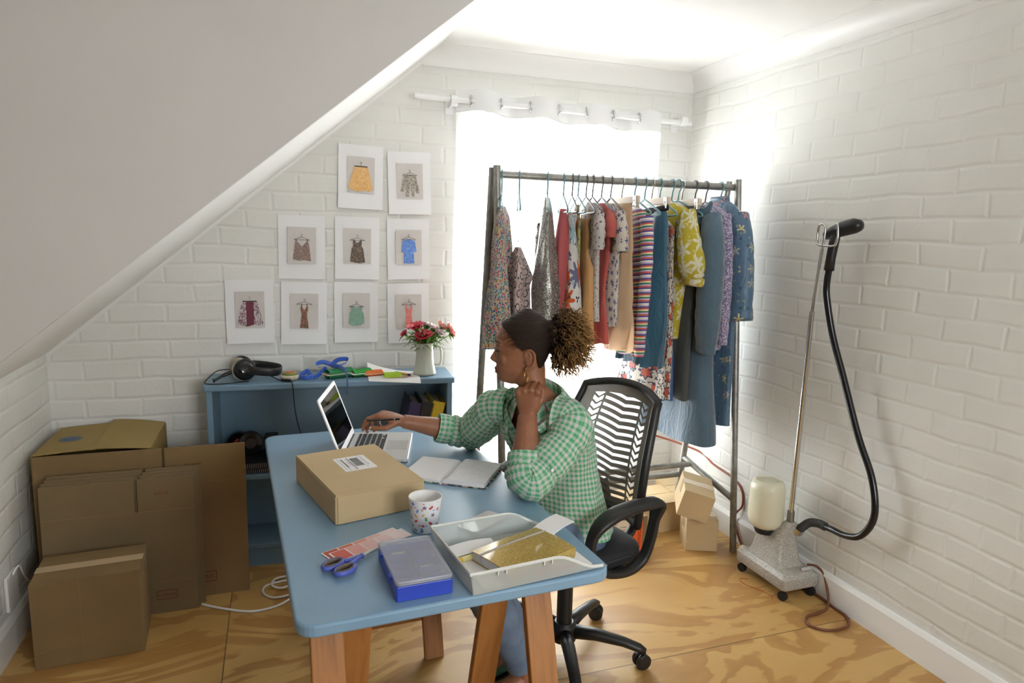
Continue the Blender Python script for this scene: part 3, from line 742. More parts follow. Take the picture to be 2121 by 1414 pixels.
for hd, bs, m, R_, npet, lab, op in fl: flower((hd[0] * 1.16, hd[1] * 1.1, hd[2]), bs, m, R_ * (1.25 if m is M_RED else 1.5), npet, lab, op, 4)
g = thing('greenery', 'tangle of fresh green leaves spilling over the rim of the jug', 'leaves', on_case(JX, JY, Z1 + .15)); g['kind'] = 'stuff'
b = MB()
for k in range(150):
    a0 = random.uniform(0, 2 * pi); L = random.uniform(.035, .075); s0 = V((random.uniform(.0, .04) * cos(a0), random.uniform(.0, .035) * sin(a0), random.uniform(-.005, .045)))
    dr = random.uniform(4, 13); wd = random.uniform(.008, .014); up = random.uniform(.3, 1.1)
    def lf(u, v):
        r_ = L * v; y = (u - .5) * wd * sin(pi * min(1, v * .9 + .08))
        return s0 + V((r_ * cos(a0) - y * sin(a0), r_ * sin(a0) + y * cos(a0), up * r_ - dr * r_ * r_ + abs(u - .5) * .005))
    b.grid(lf, 2, 6)
b.out('leaves', M_LEAF, g, smooth=True, fix=False)['kind'] = 'stuff'

# ------------------------------------------------------------------ cardboard in the left corner
def carton(name, lab, loc, dims, rz=0, m=None, tape=True, group=None, rot=None, cat='cardboard box', front_tape=True, gap=True):
    """closed carton: body, lid flaps meeting along the length, packing tape"""
    w_, d_, h_ = dims; m = m or M_CARD
    t = thing(name, lab, cat, loc, rz, group, rot)
    MB().box((0, 0, h_ / 2), (w_, d_, h_)).out('body', m, t, bevel=.0025)
    for s in (-1, 1): MB().box((0, s * (d_ / 4 + .0005), h_ + .0015), (w_ - .002, d_ / 2 - .0035, .003)).out('flap', m, t, bevel=.001)
    if tape:
        b = MB(); b.box((0, 0, h_ + .0034), (w_ + .001, .046, .0006))
        for s in (-1, 1): b.box((s * (w_ / 2 + .0012), 0, h_ - .028), (.0006, .046, .062))
        b.out('packing_tape', M_TAPE, t)
    return t
cart = carton('cardboard_box', 'closed brown cardboard box standing in front of the flattened cartons', (-.660, 2.668, 0), (.335, .222, .312), rad(3.5), M_CARD)
b = MB(); b.box((-.02, -.1116, .156), (.0012, .0006, .30)); b.box((0, -.1116, .062), (.32, .0006, .0012)); b.out('fold_crease', M_CEDGE, cart)

def flat_carton(lab, w_, h_, y, z, lean, x, slot, m, th=.009, group=None, slot2=None, rz=0):
    """folded-flat carton stood on edge: two layers of board, slots between the flaps"""
    t = thing('flattened_carton', lab, 'flattened box', (x, y, z), rz, group, (-lean, 0, rz))
    sd, gw = h_ * .235, .005
    for yy, nm in ((-th * .25, 'front_board'), (th * .25, 'back_board')):
        P = [(-w_ / 2, 0), (w_ / 2, 0), (w_ / 2, h_), (slot + gw, h_), (slot + gw, h_ - sd), (slot - gw, h_ - sd), (slot - gw, h_), (-w_ / 2, h_)]
        MB().prism(P, -th * .23, th * .23, Matrix(((1, 0, 0), (0, 0, -1), (0, 1, 0)))).out(nm, m, t, loc=(0, yy, 0), bevel=.0008)
    b = MB()
    for hh in (sd, h_ - sd): b.box((0, -th * .485, hh), (w_ * .998, .0006, .0016))
    b.out('fold_crease', M_CEDGE, t)
    return t
big = flat_carton('large flattened carton leaning on the ochre box, its right half bare', .752, .648, 2.918, 0, rad(1.2), -.515, .070, M_CARD, .012)
def stamp_box(par, x, z, w_, h_, y, s, size):
    b = MB()
    for c, d in (((x, y, z - h_ / 2), (w_, .0004, .0022)), ((x, y, z + h_ / 2), (w_, .0004, .0022)), ((x - w_ / 2, y, z), (.0022, .0004, h_)), ((x + w_ / 2, y, z), (.0022, .0004, h_))): b.box(c, d)
    b.out('stamp_frame', M_INK, par)
    text('stamp_text', s, size, M_INK, par, (x, y - .0002, z), (pi / 2, pi, 0))
text('stamp_number', '2000137', .018, M_INK, big, (.177, -.0063, .572), (pi / 2, pi, 0))
stamp_box(big, .205, .085, .085, .042, -.0063, 'STOCK', .020)
labs = ['flattened carton at the front of the leaning bundle, stamped STOCK 4', 'second flattened carton from the front of the leaning bundle', 'third flattened carton from the front of the leaning bundle', 'flattened carton at the back of the leaning bundle']
for k in (3, 2, 1, 0):
    t = flat_carton(labs[k], .526 + .004 * (k % 2), .556 + .0085 * k, 2.826 + .0132 * k, 0, rad(1.9), -.592 + .0065 * k, .058 + .002 * k, M_CARD3, .011, 'bundle of flattened cartons')
    if k == 0:
        text('stamp_number', '211315', .016, M_INK, t, (.147, -.0058, .495), (pi / 2, pi, 0))
        stamp_box(t, .150, .075, .072, .036, -.0058, 'STOCK 4', .0155)
# ochre box behind them with its lid flaps open
t = thing('moving_box', 'ochre cardboard box with loosely shut lid flaps in the corner behind the flattened cartons', 'cardboard box', (-.6935, 3.140, 0))
b = MB(); w_, d_, h_, th = .408, .40, .645, .005
for c, d in (((0, -d_ / 2, h_ / 2), (w_, th, h_)), ((0, d_ / 2, h_ / 2), (w_, th, h_)), ((-w_ / 2, 0, h_ / 2), (th, d_, h_)), ((w_ / 2, 0, h_ / 2), (th, d_, h_)), ((0, 0, th), (w_, d_, th))): b.box(c, d)
b.out('body', M_CARD2, t, bevel=.001)
for s, lf in ((-1, .010), (1, .022)):
    P = [(s * w_ / 2, 0), (s * .004 + (0.004 if s < 0 else .02), lf)]
    def fn(u, v, s=s, lf=lf):
        x = s * w_ / 2 * (1 - u) + (.008 if s < 0 else .0) * u; z = h_ + .004 + lf * sin(u * pi / 2) * (1.15 - .55 * (v if s < 0 else 1 - v) ) + (.006 * u * v if s < 0 else 0)
        return (x, (v - .5) * d_ * .985, z)
    MB().grid(fn, 8, 6).out('lid_flap', M_CARD2, t, smooth=True, solid=.004)
b = MB()
for R_, r_ in ((.042, .0010), (.034, .0028), (.017, .0018)): b.tube([(-.115 + R_ * cos(q), -.02 + R_ * .85 * sin(q), h_ + .0150 - .0002 * R_) for q in [2 * pi * i / 28 for i in range(28)]], [(.0004, r_)] * 28, 6, closed=True, up=(0, 0, 1))
b.box((-.115, -.02, h_ + .0150), (.052, .012, .0008)); b.out('printed_emblem', M_BINK, t)

# white cable and the boxed-in pipe on the left wall
tag(MB().tube(smooth_path([(-.36, 2.88, .005), (-.327, 2.843, .005), (-.241, 2.779, .005), (-.129, 2.722, .005), (-.037, 2.732, .005), (.026, 2.783, .005), (.06, 2.86, .006), (.04, 2.93, .0055), (-.02, 2.935, .005), (-.075, 2.915, .005), (-.085, 2.86, .005), (-.045, 2.805, .006), (.02, 2.80, .0115), (.07, 2.85, .012), (.06, 2.93, .0115), (.02, 2.975, .006), (-.035, 2.955, .0112), (-.05, 2.90, .013), (-.01, 2.865, .012), (.05, 2.88, .02), (.10, 2.94, .006), (.13, 3.02, .005)], 8), .0048, 8).out('white_cable', M_WHITEP, smooth=True), 'white cable coiled loosely on the plywood beside the desk', 'cable')
t = thing('wall_duct', 'white boxed cable duct with a thin wire on the left wall above the skirting', 'cable duct', (XL + .001, 2.745, .0))
MB().box((.006, 0, .215), (.012, .10, .13)).out('duct_cover', M_TRIM, t, bevel=.004)
MB().tube(smooth_path([(.02, -.02, .28), (.032, .01, .30), (.028, .06, .24), (.024, .12, .185), (.022, .18, .16)], 6), .0035, 6).out('wire', M_WHITEP, t, smooth=True)

# ------------------------------------------------------------------ desk: top on two trestles
DZ = rad(3.1); DC = (.344, 2.008)
def on_desk(x, y, z=.742):
    c, s = cos(DZ), sin(DZ); return (DC[0] + c * x - s * y, DC[1] + s * x + c * y, z)
top = MB().prism(rounded(.725, 1.376, .045, 7), -.028, 0).out('desk_top', M_BLUE, bevel=.006, seg=3, loc=(DC[0], DC[1], .742), rot=(0, 0, DZ))
tag(top, 'blue painted desk top with rounded corners resting on two pine trestles', 'desk top')
def trestle(lab, yc, flip):
    t = thing('trestle', lab, 'trestle', on_desk(0, yc, 0), DZ, 'pine trestles under the desk')
    MB().box((-.045 if not flip else -.015, 0, .691), (.60 if not flip else .50, .045, .045)).out('beam', M_PINE, t, bevel=.003, rot=None)
    for sx in (-1, 1):
        for sy in (-1, 1):
            xo = ({(1, -1): .203, (1, 1): .125, (-1, -1): -.294, (-1, 1): -.218} if not flip else {(1, -1): .175, (1, 1): .10, (-1, -1): -.205, (-1, 1): -.13})[(sx, sy)]
            L = sqrt(.69 ** 2 + .20 ** 2)
            lg = MB().box((0, 0, 0), (.070, L, .024)).out('leg', M_PINE, t, bevel=.003)
            a = atan2(.69, sy * .20)
            lg.location = (xo, sy * (.026 + .10), .3445); lg.rotation_euler = (pi - a if sy < 0 else pi - a, 0, 0)
    for sy in (-1, 1):
        MB().box((-.046 if not flip else -.015, sy * .178, .155), ((.56 if sy < 0 else .41) if not flip else (.45 if sy < 0 else .30), .022, .045)).out('stretcher', M_PINE, t, bevel=.002)
    return t
trestle('pine trestle under the near end of the desk', -.560, 0)
trestle('pine trestle under the far end of the desk', .425, 1)

# ------------------------------------------------------------------ on the desk
Zd = .7425
# laptop
M_ALU = plain('brushed_aluminium', srgb(214, 214, 212), .32, .55)
M_KEY = plain('black_keycap', srgb(30, 30, 32), .55)
M_SCREEN = plain('dark_screen_glass', srgb(14, 12, 12), .04, 0, Specular_IOR_Level=.7)
LR = atan2(.31, .077) - pi / 2      # local +x = towards the hinge's far end ... user sits on +y'
lap = thing('laptop', 'open silver laptop with a dark glossy screen at the back of the desk', 'laptop', (.343, 2.413, Zd), rad(76))
# local: x along the hinge, y from the user's edge (-y) to the hinge (+y)
base = MB().prism(rounded(.325, .227, .012), .002, .0135).out('base', M_ALU, lap, bevel=.002)
b = MB()
for i in range(4): b.box(((-1 if i % 2 else 1) * .14, (-1 if i // 2 else 1) * .095, .001), (.014, .014, .002))
b.out('rubber_foot', M_RUB, lap)
MB().box((0, .036, .0133), (.272, .103, .0006)).out('keyboard_well', plain('key_well', srgb(170, 170, 170), .5, .3), base)
b = MB()
rows = [(.081, .010, 14), (.064, .0155, 14), (.045, .0155, 13), (.026, .0155, 12), (.007, .0155, 11)]
for y, hh, n in rows:
    wk = .272 / n
    for i in range(n): b.box((-.136 + wk * (i + .5), y, .0146), (wk - .0034, hh - .001, .0018))
x = -.136
for w_ in (.018, .018, .018, .022, .092, .022, .018):
    b.box((x + w_ / 2, -.0115, .0146), (w_ - .003, .0155, .0018)); x += w_
for i in range(3): b.box((.083 + .0185 * i, -.0155, .0146), (.0155, .007, .0018))
b.box((.083 + .0185, -.0075, .0146), (.0155, .007, .0018))
b.out('keyboard', M_KEY, base)
MB().box((0, -.066, .0137), (.105, .074, .0004)).out('trackpad', plain('trackpad_glass', srgb(196, 196, 194), .25, .3), base)
MB().tube([(-.13, .108, .012), (.13, .108, .012)], .006, 10).out('hinge', M_BLK, base)
ang = rad(-20)
lid = MB().prism(rounded(.325, .218, .012), -.0025, .0025, Matrix(((1, 0, 0), (0, 0, -1), (0, 1, 0)))).out('lid', M_WHITEP, lap, bevel=.0012, loc=(0, .112 + sin(-ang) * .111, .014 + cos(ang) * .109), rot=(ang, 0, 0))
MB().box((0, -.0028, .004), (.288, .0006, .180)).out('screen', M_SCREEN, lid)
MB().box((0, .0029, .002), (.318, .0006, .210)).out('back_shell', M_ALU, lid)
MB().lathe([(.0018, 0), (.0015, .0006)], 10, (0, -.0026, .100), Euler((pi / 2, 0, 0)).to_matrix()).out('webcam', M_BLK, lid)

# parcel with address label
t = thing('parcel', 'flat brown cardboard parcel with a white shipping label on the desk', 'parcel', (.2175, 1.9935, Zd), rad(13.5))
MB().box((0, 0, .040), (.262, .385, .080)).out('body', M_CARD4, t, bevel=.003)
MB().box((0, -.0005, .0815), (.258, .384, .0032)).out('lid', M_CARD4, t, bevel=.0012)
b = MB()
b.box((0, -.194, .0395), (.250, .003, .076)); b.out('front_tuck_flap', M_CARD4, t, bevel=.001)
lb = MB().box((.005, .035, .0835), (.098, .128, .0005)).out('shipping_label', M_PAPER, t, loc=None)
b = MB(); zz = .0840
b.box((.030, .035, zz), (.0005, .120, .0002)); b.box((-.034, .035, zz), (.0005, .108, .0002)); b.box((-.026, .030, zz), (.0008, .108, .0002)); b.box((-.0045, .034, zz), (.0020, .112, .0002))
b.out('rule_lines', M_BLACKINK, lb)
b = MB(); xx = 0
random.seed(3)
for i in range(26):
    ww = random.choice((.0006, .0010, .0014)); b.box((.0135, .0795 - i * .0035 * .86, zz), (.026, ww, .0002))
b.out('barcode', M_BLACKINK, lb)
b = MB()
for r in range(10):
    for q in range(3):
        if random.random() < .75: b.box((-.013 + q * .004, .075 - r * .0105, zz), (.0012, random.uniform(.004, .009), .0002))
for r in range(7): b.box((.038, .08 - r * .012, zz), (.0018, random.uniform(.006, .0105), .0002))
for r in range(14): b.box((.0225 - .045, .08 - r * .0055, zz), (.0022 if r % 3 else .004, .0036, .0002))
b.out('lettering', M_BLACKINK, lb)
random.seed(11)

# tumbler
t_ = NT('printed_melamine'); c_ = t_.coord(); s_ = t_.sep(c_)
th_ = t_.math('ARCTAN2', s_[1], s_[0])
uvv = t_.comb(t_.math('MULTIPLY', th_, .038), s_[2], 0)
v1 = t_.vor(uvv, 50, rand=.85); loc_ = t_.sep(t_.vmath('SUBTRACT', uvv, v1.outputs['Position'])); col_ = t_.sep(v1.outputs['Color'])
an = t_.math('ADD', t_.math('ARCTAN2', loc_[1], loc_[0]), t_.math('MULTIPLY', col_[1], 6.0)); rd_ = t_.vmath('LENGTH', t_.comb(loc_[0], loc_[1], 0))
leaf = t_.math('ADD', .0016, t_.math('MULTIPLY', t_.math('ABSOLUTE', t_.math('COSINE', t_.math('MULTIPLY', an, t_.math('ADD', 1.0, t_.math('MULTIPLY', t_.math('GREATER_THAN', col_[2], .45), 1.5))))), .0042))
inz = t_.math('MULTIPLY', t_.math('GREATER_THAN', s_[2], .004), t_.math('LESS_THAN', s_[2], .088))
outside = t_.math('GREATER_THAN', t_.vmath('LENGTH', t_.comb(s_[0], s_[1], 0)), t_.math('ADD', .0308, t_.math('MULTIPLY', s_[2], .125)))
msk = t_.math('MULTIPLY', t_.math('MULTIPLY', t_.math('LESS_THAN', rd_, leaf), t_.math('MULTIPLY', inz, outside)), t_.math('GREATER_THAN', col_[1], .12))
pal = t_.ramp(col_[0], [(0, srgb(84, 130, 190)), (.25, srgb(200, 60, 62)), (.42, srgb(226, 172, 70)), (.58, srgb(126, 96, 122)), (.72, srgb(130, 160, 204)), (.84, srgb(110, 160, 110)), (.93, srgb(226, 178, 180))], 'CONSTANT')
t_.set(Base_Color=t_.mix(msk, srgb(232, 231, 230), pal), Roughness=.3)
t = thing('tumbler', 'white tumbler printed with small coloured leaves beside the parcel', 'cup', (.360, 1.686, Zd))
MB().lathe([(.001, 0), (.031, 0), (.0335, .002), (.0445, .0925), (.0440, .0945), (.0418, .0925), (.0310, .006), (.001, .005)], 44, cap=False).out('body', t_.m, t, smooth=True)
MB().lathe([(.001, .052), (.0362, .052)], 32, cap=False).out('drink', plain('milky_tea', srgb(176, 152, 128), .15), t)

# open notebook
nb = thing('open_notebook', 'open notebook with handwritten pages lying at the edge of the desk', 'notebook', (.534, 2.086, Zd), rad(-34))
M_PAGE = NT('handwritten_page'); s_ = M_PAGE.sep(M_PAGE.coord())
ln = M_PAGE.math('LESS_THAN', M_PAGE.math('FRACT', M_PAGE.math('MULTIPLY', s_[1], 118)), .34)
wr = M_PAGE.math('GREATER_THAN', M_PAGE.noise(M_PAGE.comb(M_PAGE.math('MULTIPLY', s_[0], 330), M_PAGE.math('MULTIPLY', s_[1], 900), 0), 1.0, 3), .54)
wd = M_PAGE.math('GREATER_THAN', M_PAGE.noise(M_PAGE.comb(M_PAGE.math('MULTIPLY', s_[0], 16), M_PAGE.math('FLOOR', M_PAGE.math('MULTIPLY', s_[1], 118)), 0), 2.2, 1), .5)
side = M_PAGE.math('GREATER_THAN', s_[0], .012)
mk = M_PAGE.math('MULTIPLY', M_PAGE.math('MULTIPLY', ln, wr), M_PAGE.math('MULTIPLY', wd, M_PAGE.math('ADD', .25, M_PAGE.math('MULTIPLY', side, .45))))
M_PAGE.set(Base_Color=M_PAGE.mix(M_PAGE.math('MULTIPLY', mk, .8), srgb(230, 229, 231), srgb(120, 128, 150)), Roughness=.75); M_PAGE = M_PAGE.m
M_COVER = speck('floral_notebook_cover', srgb(58, 70, 70), [srgb(206, 150, 160), srgb(110, 170, 140), srgb(50, 60, 66), srgb(180, 180, 160)], 60, .5)
MB().prism(rounded(.300, .214, .008), 0, .003).out('cover', M_COVER, nb, bevel=.001)
def block(sgn, hh):
    def prof(u): return hh * (min(1, u * 9)) ** .5 * (1 - .25 * u) + .0015
    b = MB(); n = 14
    up = [[(sgn * (.001 + .142 * i / n), y, .003 + prof(i / n)) for i in range(n + 1)] for y in (-.103, .103)]
    lo = [[(sgn * (.001 + .1425 * i / n), y, .0032) for i in range(n + 1)] for y in (-.103, .103)]
    b.loft([up[0], up[1]], closed=False, cap=False); b.loft([lo[0], lo[1]], closed=False, cap=False); b.loft([up[0], lo[0]], closed=False, cap=False); b.loft([up[1], lo[1]], closed=False, cap=False)
    b.loft([[up[0][-1], up[1][-1]], [lo[0][-1], lo[1][-1]]], closed=False, cap=False)
    return b.out('page_block', M_PAGE, nb, smooth='auto', fix=False)
block(-1, .008); block(1, .015)
MB().tube([(0, -.106, .004), (.001, -.112, .002)], .0022, 6).out('headband', M_PAPER, nb)

# phone, tray and what lies in it
t = thing('smartphone', 'white smartphone with a red edge lying behind the plastic tray', 'phone', (.516, 1.679, Zd), rad(34))
MB().prism(rounded(.138, .068, .009), 0, .0066).out('body', plain('red_phone_edge', srgb(150, 44, 58), .3, .4), t, bevel=.001)
MB().prism(rounded(.1365, .0665, .0085), .0066, .0072).out('back_glass', plain('white_phone_glass', srgb(226, 224, 226), .08), t)
MB().lathe([(.0052, .0072), (.005, .0082), (.001, .0083)], 16, (.055, -.020, 0)).out('camera_lens', M_GLOSSBLK, t)

M_FROST = NT('frosted_plastic'); fb = M_FROST.b
M_FROST.set(Base_Color=srgb(206, 210, 206), Roughness=.35)
tp = M_FROST.new('ShaderNodeBsdfTransparent'); tp.inputs[0].default_value = (.94, .95, .94, 1); mx = M_FROST.new('ShaderNodeMixShader'); mx.inputs[0].default_value = .46
M_FROST.t.links.new(tp.outputs[0], mx.inputs[1]); M_FROST.t.links.new(fb.outputs[0], mx.inputs[2]); M_FROST.t.links.new(mx.outputs[0], M_FROST.o.inputs[0]); M_FROST = M_FROST.m
TR = rad(6.5); TC = (.533, 1.462)
def on_tray(x, y, z): c, s = cos(TR), sin(TR); return (TC[0] + c * x - s * y, TC[1] + s * x + c * y, z)
tray = thing('letter_tray', 'frosted plastic letter tray with open sloping front holding papers', 'letter tray', (TC[0], TC[1], Zd), TR)
b = MB(); lw, ld, hh, th = .318, .250, .052, .0028
b.box((0, 0, .003), (lw, ld, .003)); b.out('floor_panel', M_FROST, tray)
b = MB(); b.add([(-lw / 2, -ld / 2, .003), (-lw / 2, ld / 2, .003), (-lw / 2 - .008, ld / 2 + .006, hh), (-lw / 2 - .008, -ld / 2 - .006, hh)], [(0, 1, 2, 3)]); b.out('back_wall', M_FROST, tray, solid=th)
def sideh(u): return hh if u < .62 else .004 + (hh - .004) * (0.5 + .5 * cos(pi * min(1, (u - .62) / .38))) ** .9
for s in (-1, 1):
    b = MB(); n = 24
    r0 = [(-lw / 2 + (lw + .03 * (i / n > .98)) * i / n, s * ld / 2, .003) for i in range(n + 1)]
    r1 = [(-lw / 2 - .008 * (1 - i / n) + (lw + .008) * i / n, s * (ld / 2 + .006 * sideh(i / n) / hh), .003 + sideh(i / n)) for i in range(n + 1)]
    b.loft([r0, r1], closed=False, cap=False); b.out('side_wall', M_FROST, tray, solid=th, smooth=True, fix=False)
M_RIM = plain('frosted_rim', srgb(214, 216, 210), .4)
def rimz(u): return .003 + sideh(u)
n = 24
P = [(lw / 2 - (lw + .010) * i / n, ld / 2 + .008 * sideh(1 - i / n) / hh, rimz(1 - i / n)) for i in range(n + 1)]
Q = [(x, -y, z) for x, y, z in P][::-1]
rim = [(P[0][0] + .016, P[0][1], P[0][2] - .001)] + P + Q + [(Q[-1][0] + .016, Q[-1][1], Q[-1][2] - .001)]
MB().tube(rim, [(.0042, .0030)] * len(rim), 8, up=(0, 0, 1)).out('rim', M_RIM, tray, smooth='auto')
for s in (-1, 1):
    for xx in (-.105, -.085, .01, .03): MB().box((xx, s * (ld / 2 + .0085), hh - .002), (.003, .005, .013)).out('rim_lug', M_RIM, tray)
t = tag(MB().box((0, 0, .001), (.285, .205, .002)).out('paper_stack', M_PAPER, loc=on_tray(.01, -.012, Zd + .0046), rot=(0, 0, TR + .03)), 'white sheets lying on the floor of the letter tray', 'paper')
gn = thing('gold_notebook', 'thick gold glitter notebook with a grey elastic band in the tray', 'notebook', (.549, 1.441, Zd + .007), rad(21))
t_ = NT('gold_glitter'); v_ = t_.vor(t_.coord(), 900); gcol = t_.sep(v_.outputs['Color'])
t_.set(Base_Color=t_.ramp(gcol[0], [(0, srgb(150, 122, 48)), (.6, srgb(190, 160, 76)), (1, srgb(236, 214, 140))]), Metallic=.55, Roughness=.42, Coat_Weight=.7, Coat_Roughness=.08)
t_.bump(gcol[1], .35, .0006); M_GOLD = t_.m
def gtop(x, y): return .029 - .0035 * (y / .07) ** 2 - .003 * max(0, -x / .1)
b = MB().grid(lambda u, v: ((u - .5) * .208, (v - .5) * .142, gtop((u - .5) * .208, (v - .5) * .142)), 12, 12); b.out('front_cover', M_GOLD, gn, smooth=True, solid=.002)
MB().box((0, 0, .001), (.208, .142, .002)).out('back_cover', M_GOLD, gn, bevel=.0005)
MB().grid(lambda u, v: ((u - .5) * .208, -.0715 - .0028 * sin(pi * v), .001 + v * (.0245 - .006 * max(0, .5 - u))), 10, 4).out('spine', M_GOLD, gn, smooth=True, solid=.0016)
b = MB(); n = 10
up = [[((-.101 if k else .101), (i / n - .5) * .136, gtop(-.1 if k else .1, (i / n - .5) * .136) - .001) for i in range(n + 1)] for k in (0, 1)]
lo = [[((-.101 if k else .101), (i / n - .5) * .136, .002) for i in range(n + 1)] for k in (0, 1)]
for k in (0, 1): b.loft([up[k], lo[k]], closed=False, cap=False)
b.loft([[up[0][-1], up[1][-1]], [lo[0][-1], lo[1][-1]]], closed=False, cap=False)
b.out('page_edges', plain('page_edge', srgb(222, 220, 226), .8), gn, smooth='auto')
b = MB()
Pb = [(-.1055, .036, .0)] + [(-.1055, .036, gtop(-.1, .036) * .5)] + [((i / 10 - .5) * .211, .036, gtop((i / 10 - .5) * .208, .036) + .0012) for i in range(11)] + [(.1055, .036, .012), (.1055, .036, 0)]
b.tube(Pb, [(.0007, .0034)] * len(Pb), 6, up=(0, 0, 1)); b.out('elastic_band', plain('grey_elastic', srgb(160, 158, 158), .7), gn)
t = tag(MB().grid(lambda u, v: ((u - .5) * .14, (v - .5) * .06, .001 + .012 * sin(2.4 * u) + .004 * v), 10, 5).out('folded_paper', M_PAPER, smooth=True, solid=.002, loc=on_tray(.132, .062, Zd + .020), rot=(0, rad(-4), TR + rad(24))), 'folded white paper poking out behind the gold notebook', 'paper')
t = tag(MB().grid(lambda u, v: ((u - .5) * .12, (v - .5) * .05, .006 * sin(3 * u)), 10, 5).out('torn_receipt', M_PAPER, smooth=True, solid=.0008, loc=on_tray(-.085, .056, Zd + .018), rot=(rad(6), 0, TR + rad(2))), 'white torn receipt left of the gold notebook in the tray', 'paper')
t = thing('yellow_marker', 'cream yellow marker pen lying beneath the receipt in the tray', 'pen', on_tray(-.080, .028, Zd + .012), TR + rad(9))
MB().tube([(-.05, 0, 0), (.045, 0, 0)], .0075, 12).out('barrel', plain('cream_barrel', srgb(216, 204, 140), .4), t, smooth='auto')
MB().tube([(-.068, 0, 0), (-.05, 0, 0)], .0082, 12).out('cap', plain('gold_cap', srgb(206, 170, 60), .3), t, smooth='auto')
t = thing('red_pen', 'red pen showing through the near side of the letter tray', 'pen', on_tray(.06, -.108, Zd + .0125), TR + rad(2))
MB().tube([(-.06, 0, 0), (.05, 0, 0)], .0055, 10).out('barrel', plain('red_barrel', srgb(190, 52, 50), .35), t, smooth='auto')
MB().tube([(-.075, 0, 0), (-.06, 0, 0)], [.001, .005], 10).out('tip', M_CHROME, t)

# blue compartment case
M_CLEAR = NT('clear_lid_plastic'); tp = M_CLEAR.new('ShaderNodeBsdfTransparent'); tp.inputs[0].default_value = (.93, .94, .96, 1); mx = M_CLEAR.new('ShaderNodeMixShader'); mx.inputs[0].default_value = .36
M_CLEAR.set(Base_Color=srgb(206, 208, 216), Roughness=.12)
M_CLEAR.t.links.new(tp.outputs[0], mx.inputs[1]); M_CLEAR.t.links.new(M_CLEAR.b.outputs[0], mx.inputs[2]); M_CLEAR.t.links.new(mx.outputs[0], M_CLEAR.o.inputs[0]); M_CLEAR = M_CLEAR.m
M_BLUEP = plain('cobalt_plastic', srgb(44, 74, 190), .35)
oc = thing('organiser_case', 'blue compartment case with a clear lid at the near edge of the desk', 'storage case', (.283, 1.448, Zd), rad(2.5))
b = MB(); W_, D_, H_ = .122, .203, .034
for c, d in (((0, 0, .0015), (W_, D_, .003)), ((-W_ / 2, 0, H_ / 2), (.003, D_, H_)), ((W_ / 2, 0, H_ / 2), (.003, D_, H_)), ((0, -D_ / 2, H_ / 2), (W_, .003, H_)), ((0, D_ / 2, H_ / 2), (W_, .003, H_))): b.box(c, d)
b.out('tray', M_BLUEP, oc, bevel=.0025)
b = MB()
for yy in (-.06, -.02, .02, .06): b.box((0, yy, .015), (W_ - .006, .002, .026))
b.box((.004, 0, .015), (.002, D_ - .006, .026)); b.out('dividers', M_BLUEP, oc)
ld_ = MB().prism(rounded(W_ + .004, D_ + .004, .010), 0, .0022).out('lid', M_CLEAR, oc, bevel=.0008, loc=(0, 0, .0425))
MB().tube([(x, y, .0405) for x, y in rounded(W_ + .004, D_ + .004, .010)], [(.005, .0018)] * 24, 8, closed=True, up=(0, 0, 1)).out('lid_edge', M_CLEAR, oc, smooth='auto')
for yy in (-.055, .055):
    k = MB(); k.tube([(-.065, yy - .01, .036), (-.065, yy + .01, .036)], .0045, 10); k.out('latch', M_BLUEP, oc, smooth='auto')
random.seed(5)
for k, (x, y, c, l_) in enumerate(((-.022, .083, srgb(232, 226, 206), 'cream bobbin in the back compartment of the blue case'), (.03, .0, srgb(228, 222, 200), 'cream bobbin in the middle compartment of the blue case'))):
    t = thing('thread_bobbin', l_, 'bobbin', (.283 + x, 1.448 + y, Zd + .0130), 0, 'bobbins in the blue case', (0, pi / 2, rad(2.5)))
    MB().lathe([(.009, -.014), (.009, -.012), (.0075, -.0115), (.0085, 0), (.0075, .0115), (.009, .012), (.009, .014)], 18).out('wound_thread', plain('cream_thread', c, .8), t, smooth='auto')
# scissors
sc = thing('scissors', 'blue handled scissors lying closed on the desk beside the colour strips', 'scissors', (.165, 1.553, Zd + .004), rad(36))
M_BLADE = plain('steel_blade', srgb(206, 206, 202), .3, .35)
M_SCB = plain('violet_blue_grip', srgb(84, 98, 186), .4); M_SCI = plain('brown_grip_lining', srgb(112, 98, 84), .6)
for s in (-1, 1):
    bl = MB().prism([(.0, s * -.006), (.02, s * .004), (.105, s * .0008), (.02, -s * .0055)], .0035 + s * .0012, .0055 + s * .0012).out('blade', M_BLADE, sc)
    hd = MB(); hd.tube(smooth_path([(.02, -s * .002, .004), (-.005, s * .004, .005), (-.03, s * .010, .006)], 5), [(.0045, .0065)] * 11, 8, up=(0, 0, 1))
    cx, cy_ = -.055, s * .021 - .002
    lp = [(cx + .027 * cos(q), cy_ + .0165 * sin(q), .0062) for q in [2 * pi * i / 26 for i in range(26)]]
    hd.tube(lp, [(.0065, .0045)] * 26, 8, closed=True, up=(0, 0, 1)); hd.out('handle', M_SCB, sc, smooth=True)
    lp = [(cx + .0225 * cos(q), cy_ + .0122 * sin(q), .0066) for q in [2 * pi * i / 26 for i in range(26)]]
    MB().tube(lp, [(.0068, .0018)] * 26, 8, closed=True, up=(0, 0, 1)).out('handle_lining', M_SCI, sc, smooth=True)
MB().lathe([(.0052, .006), (.005, .0092), (.002, .0098)], 14, (.018, 0, 0)).out('pivot_screw', M_SCB, sc, smooth='auto')
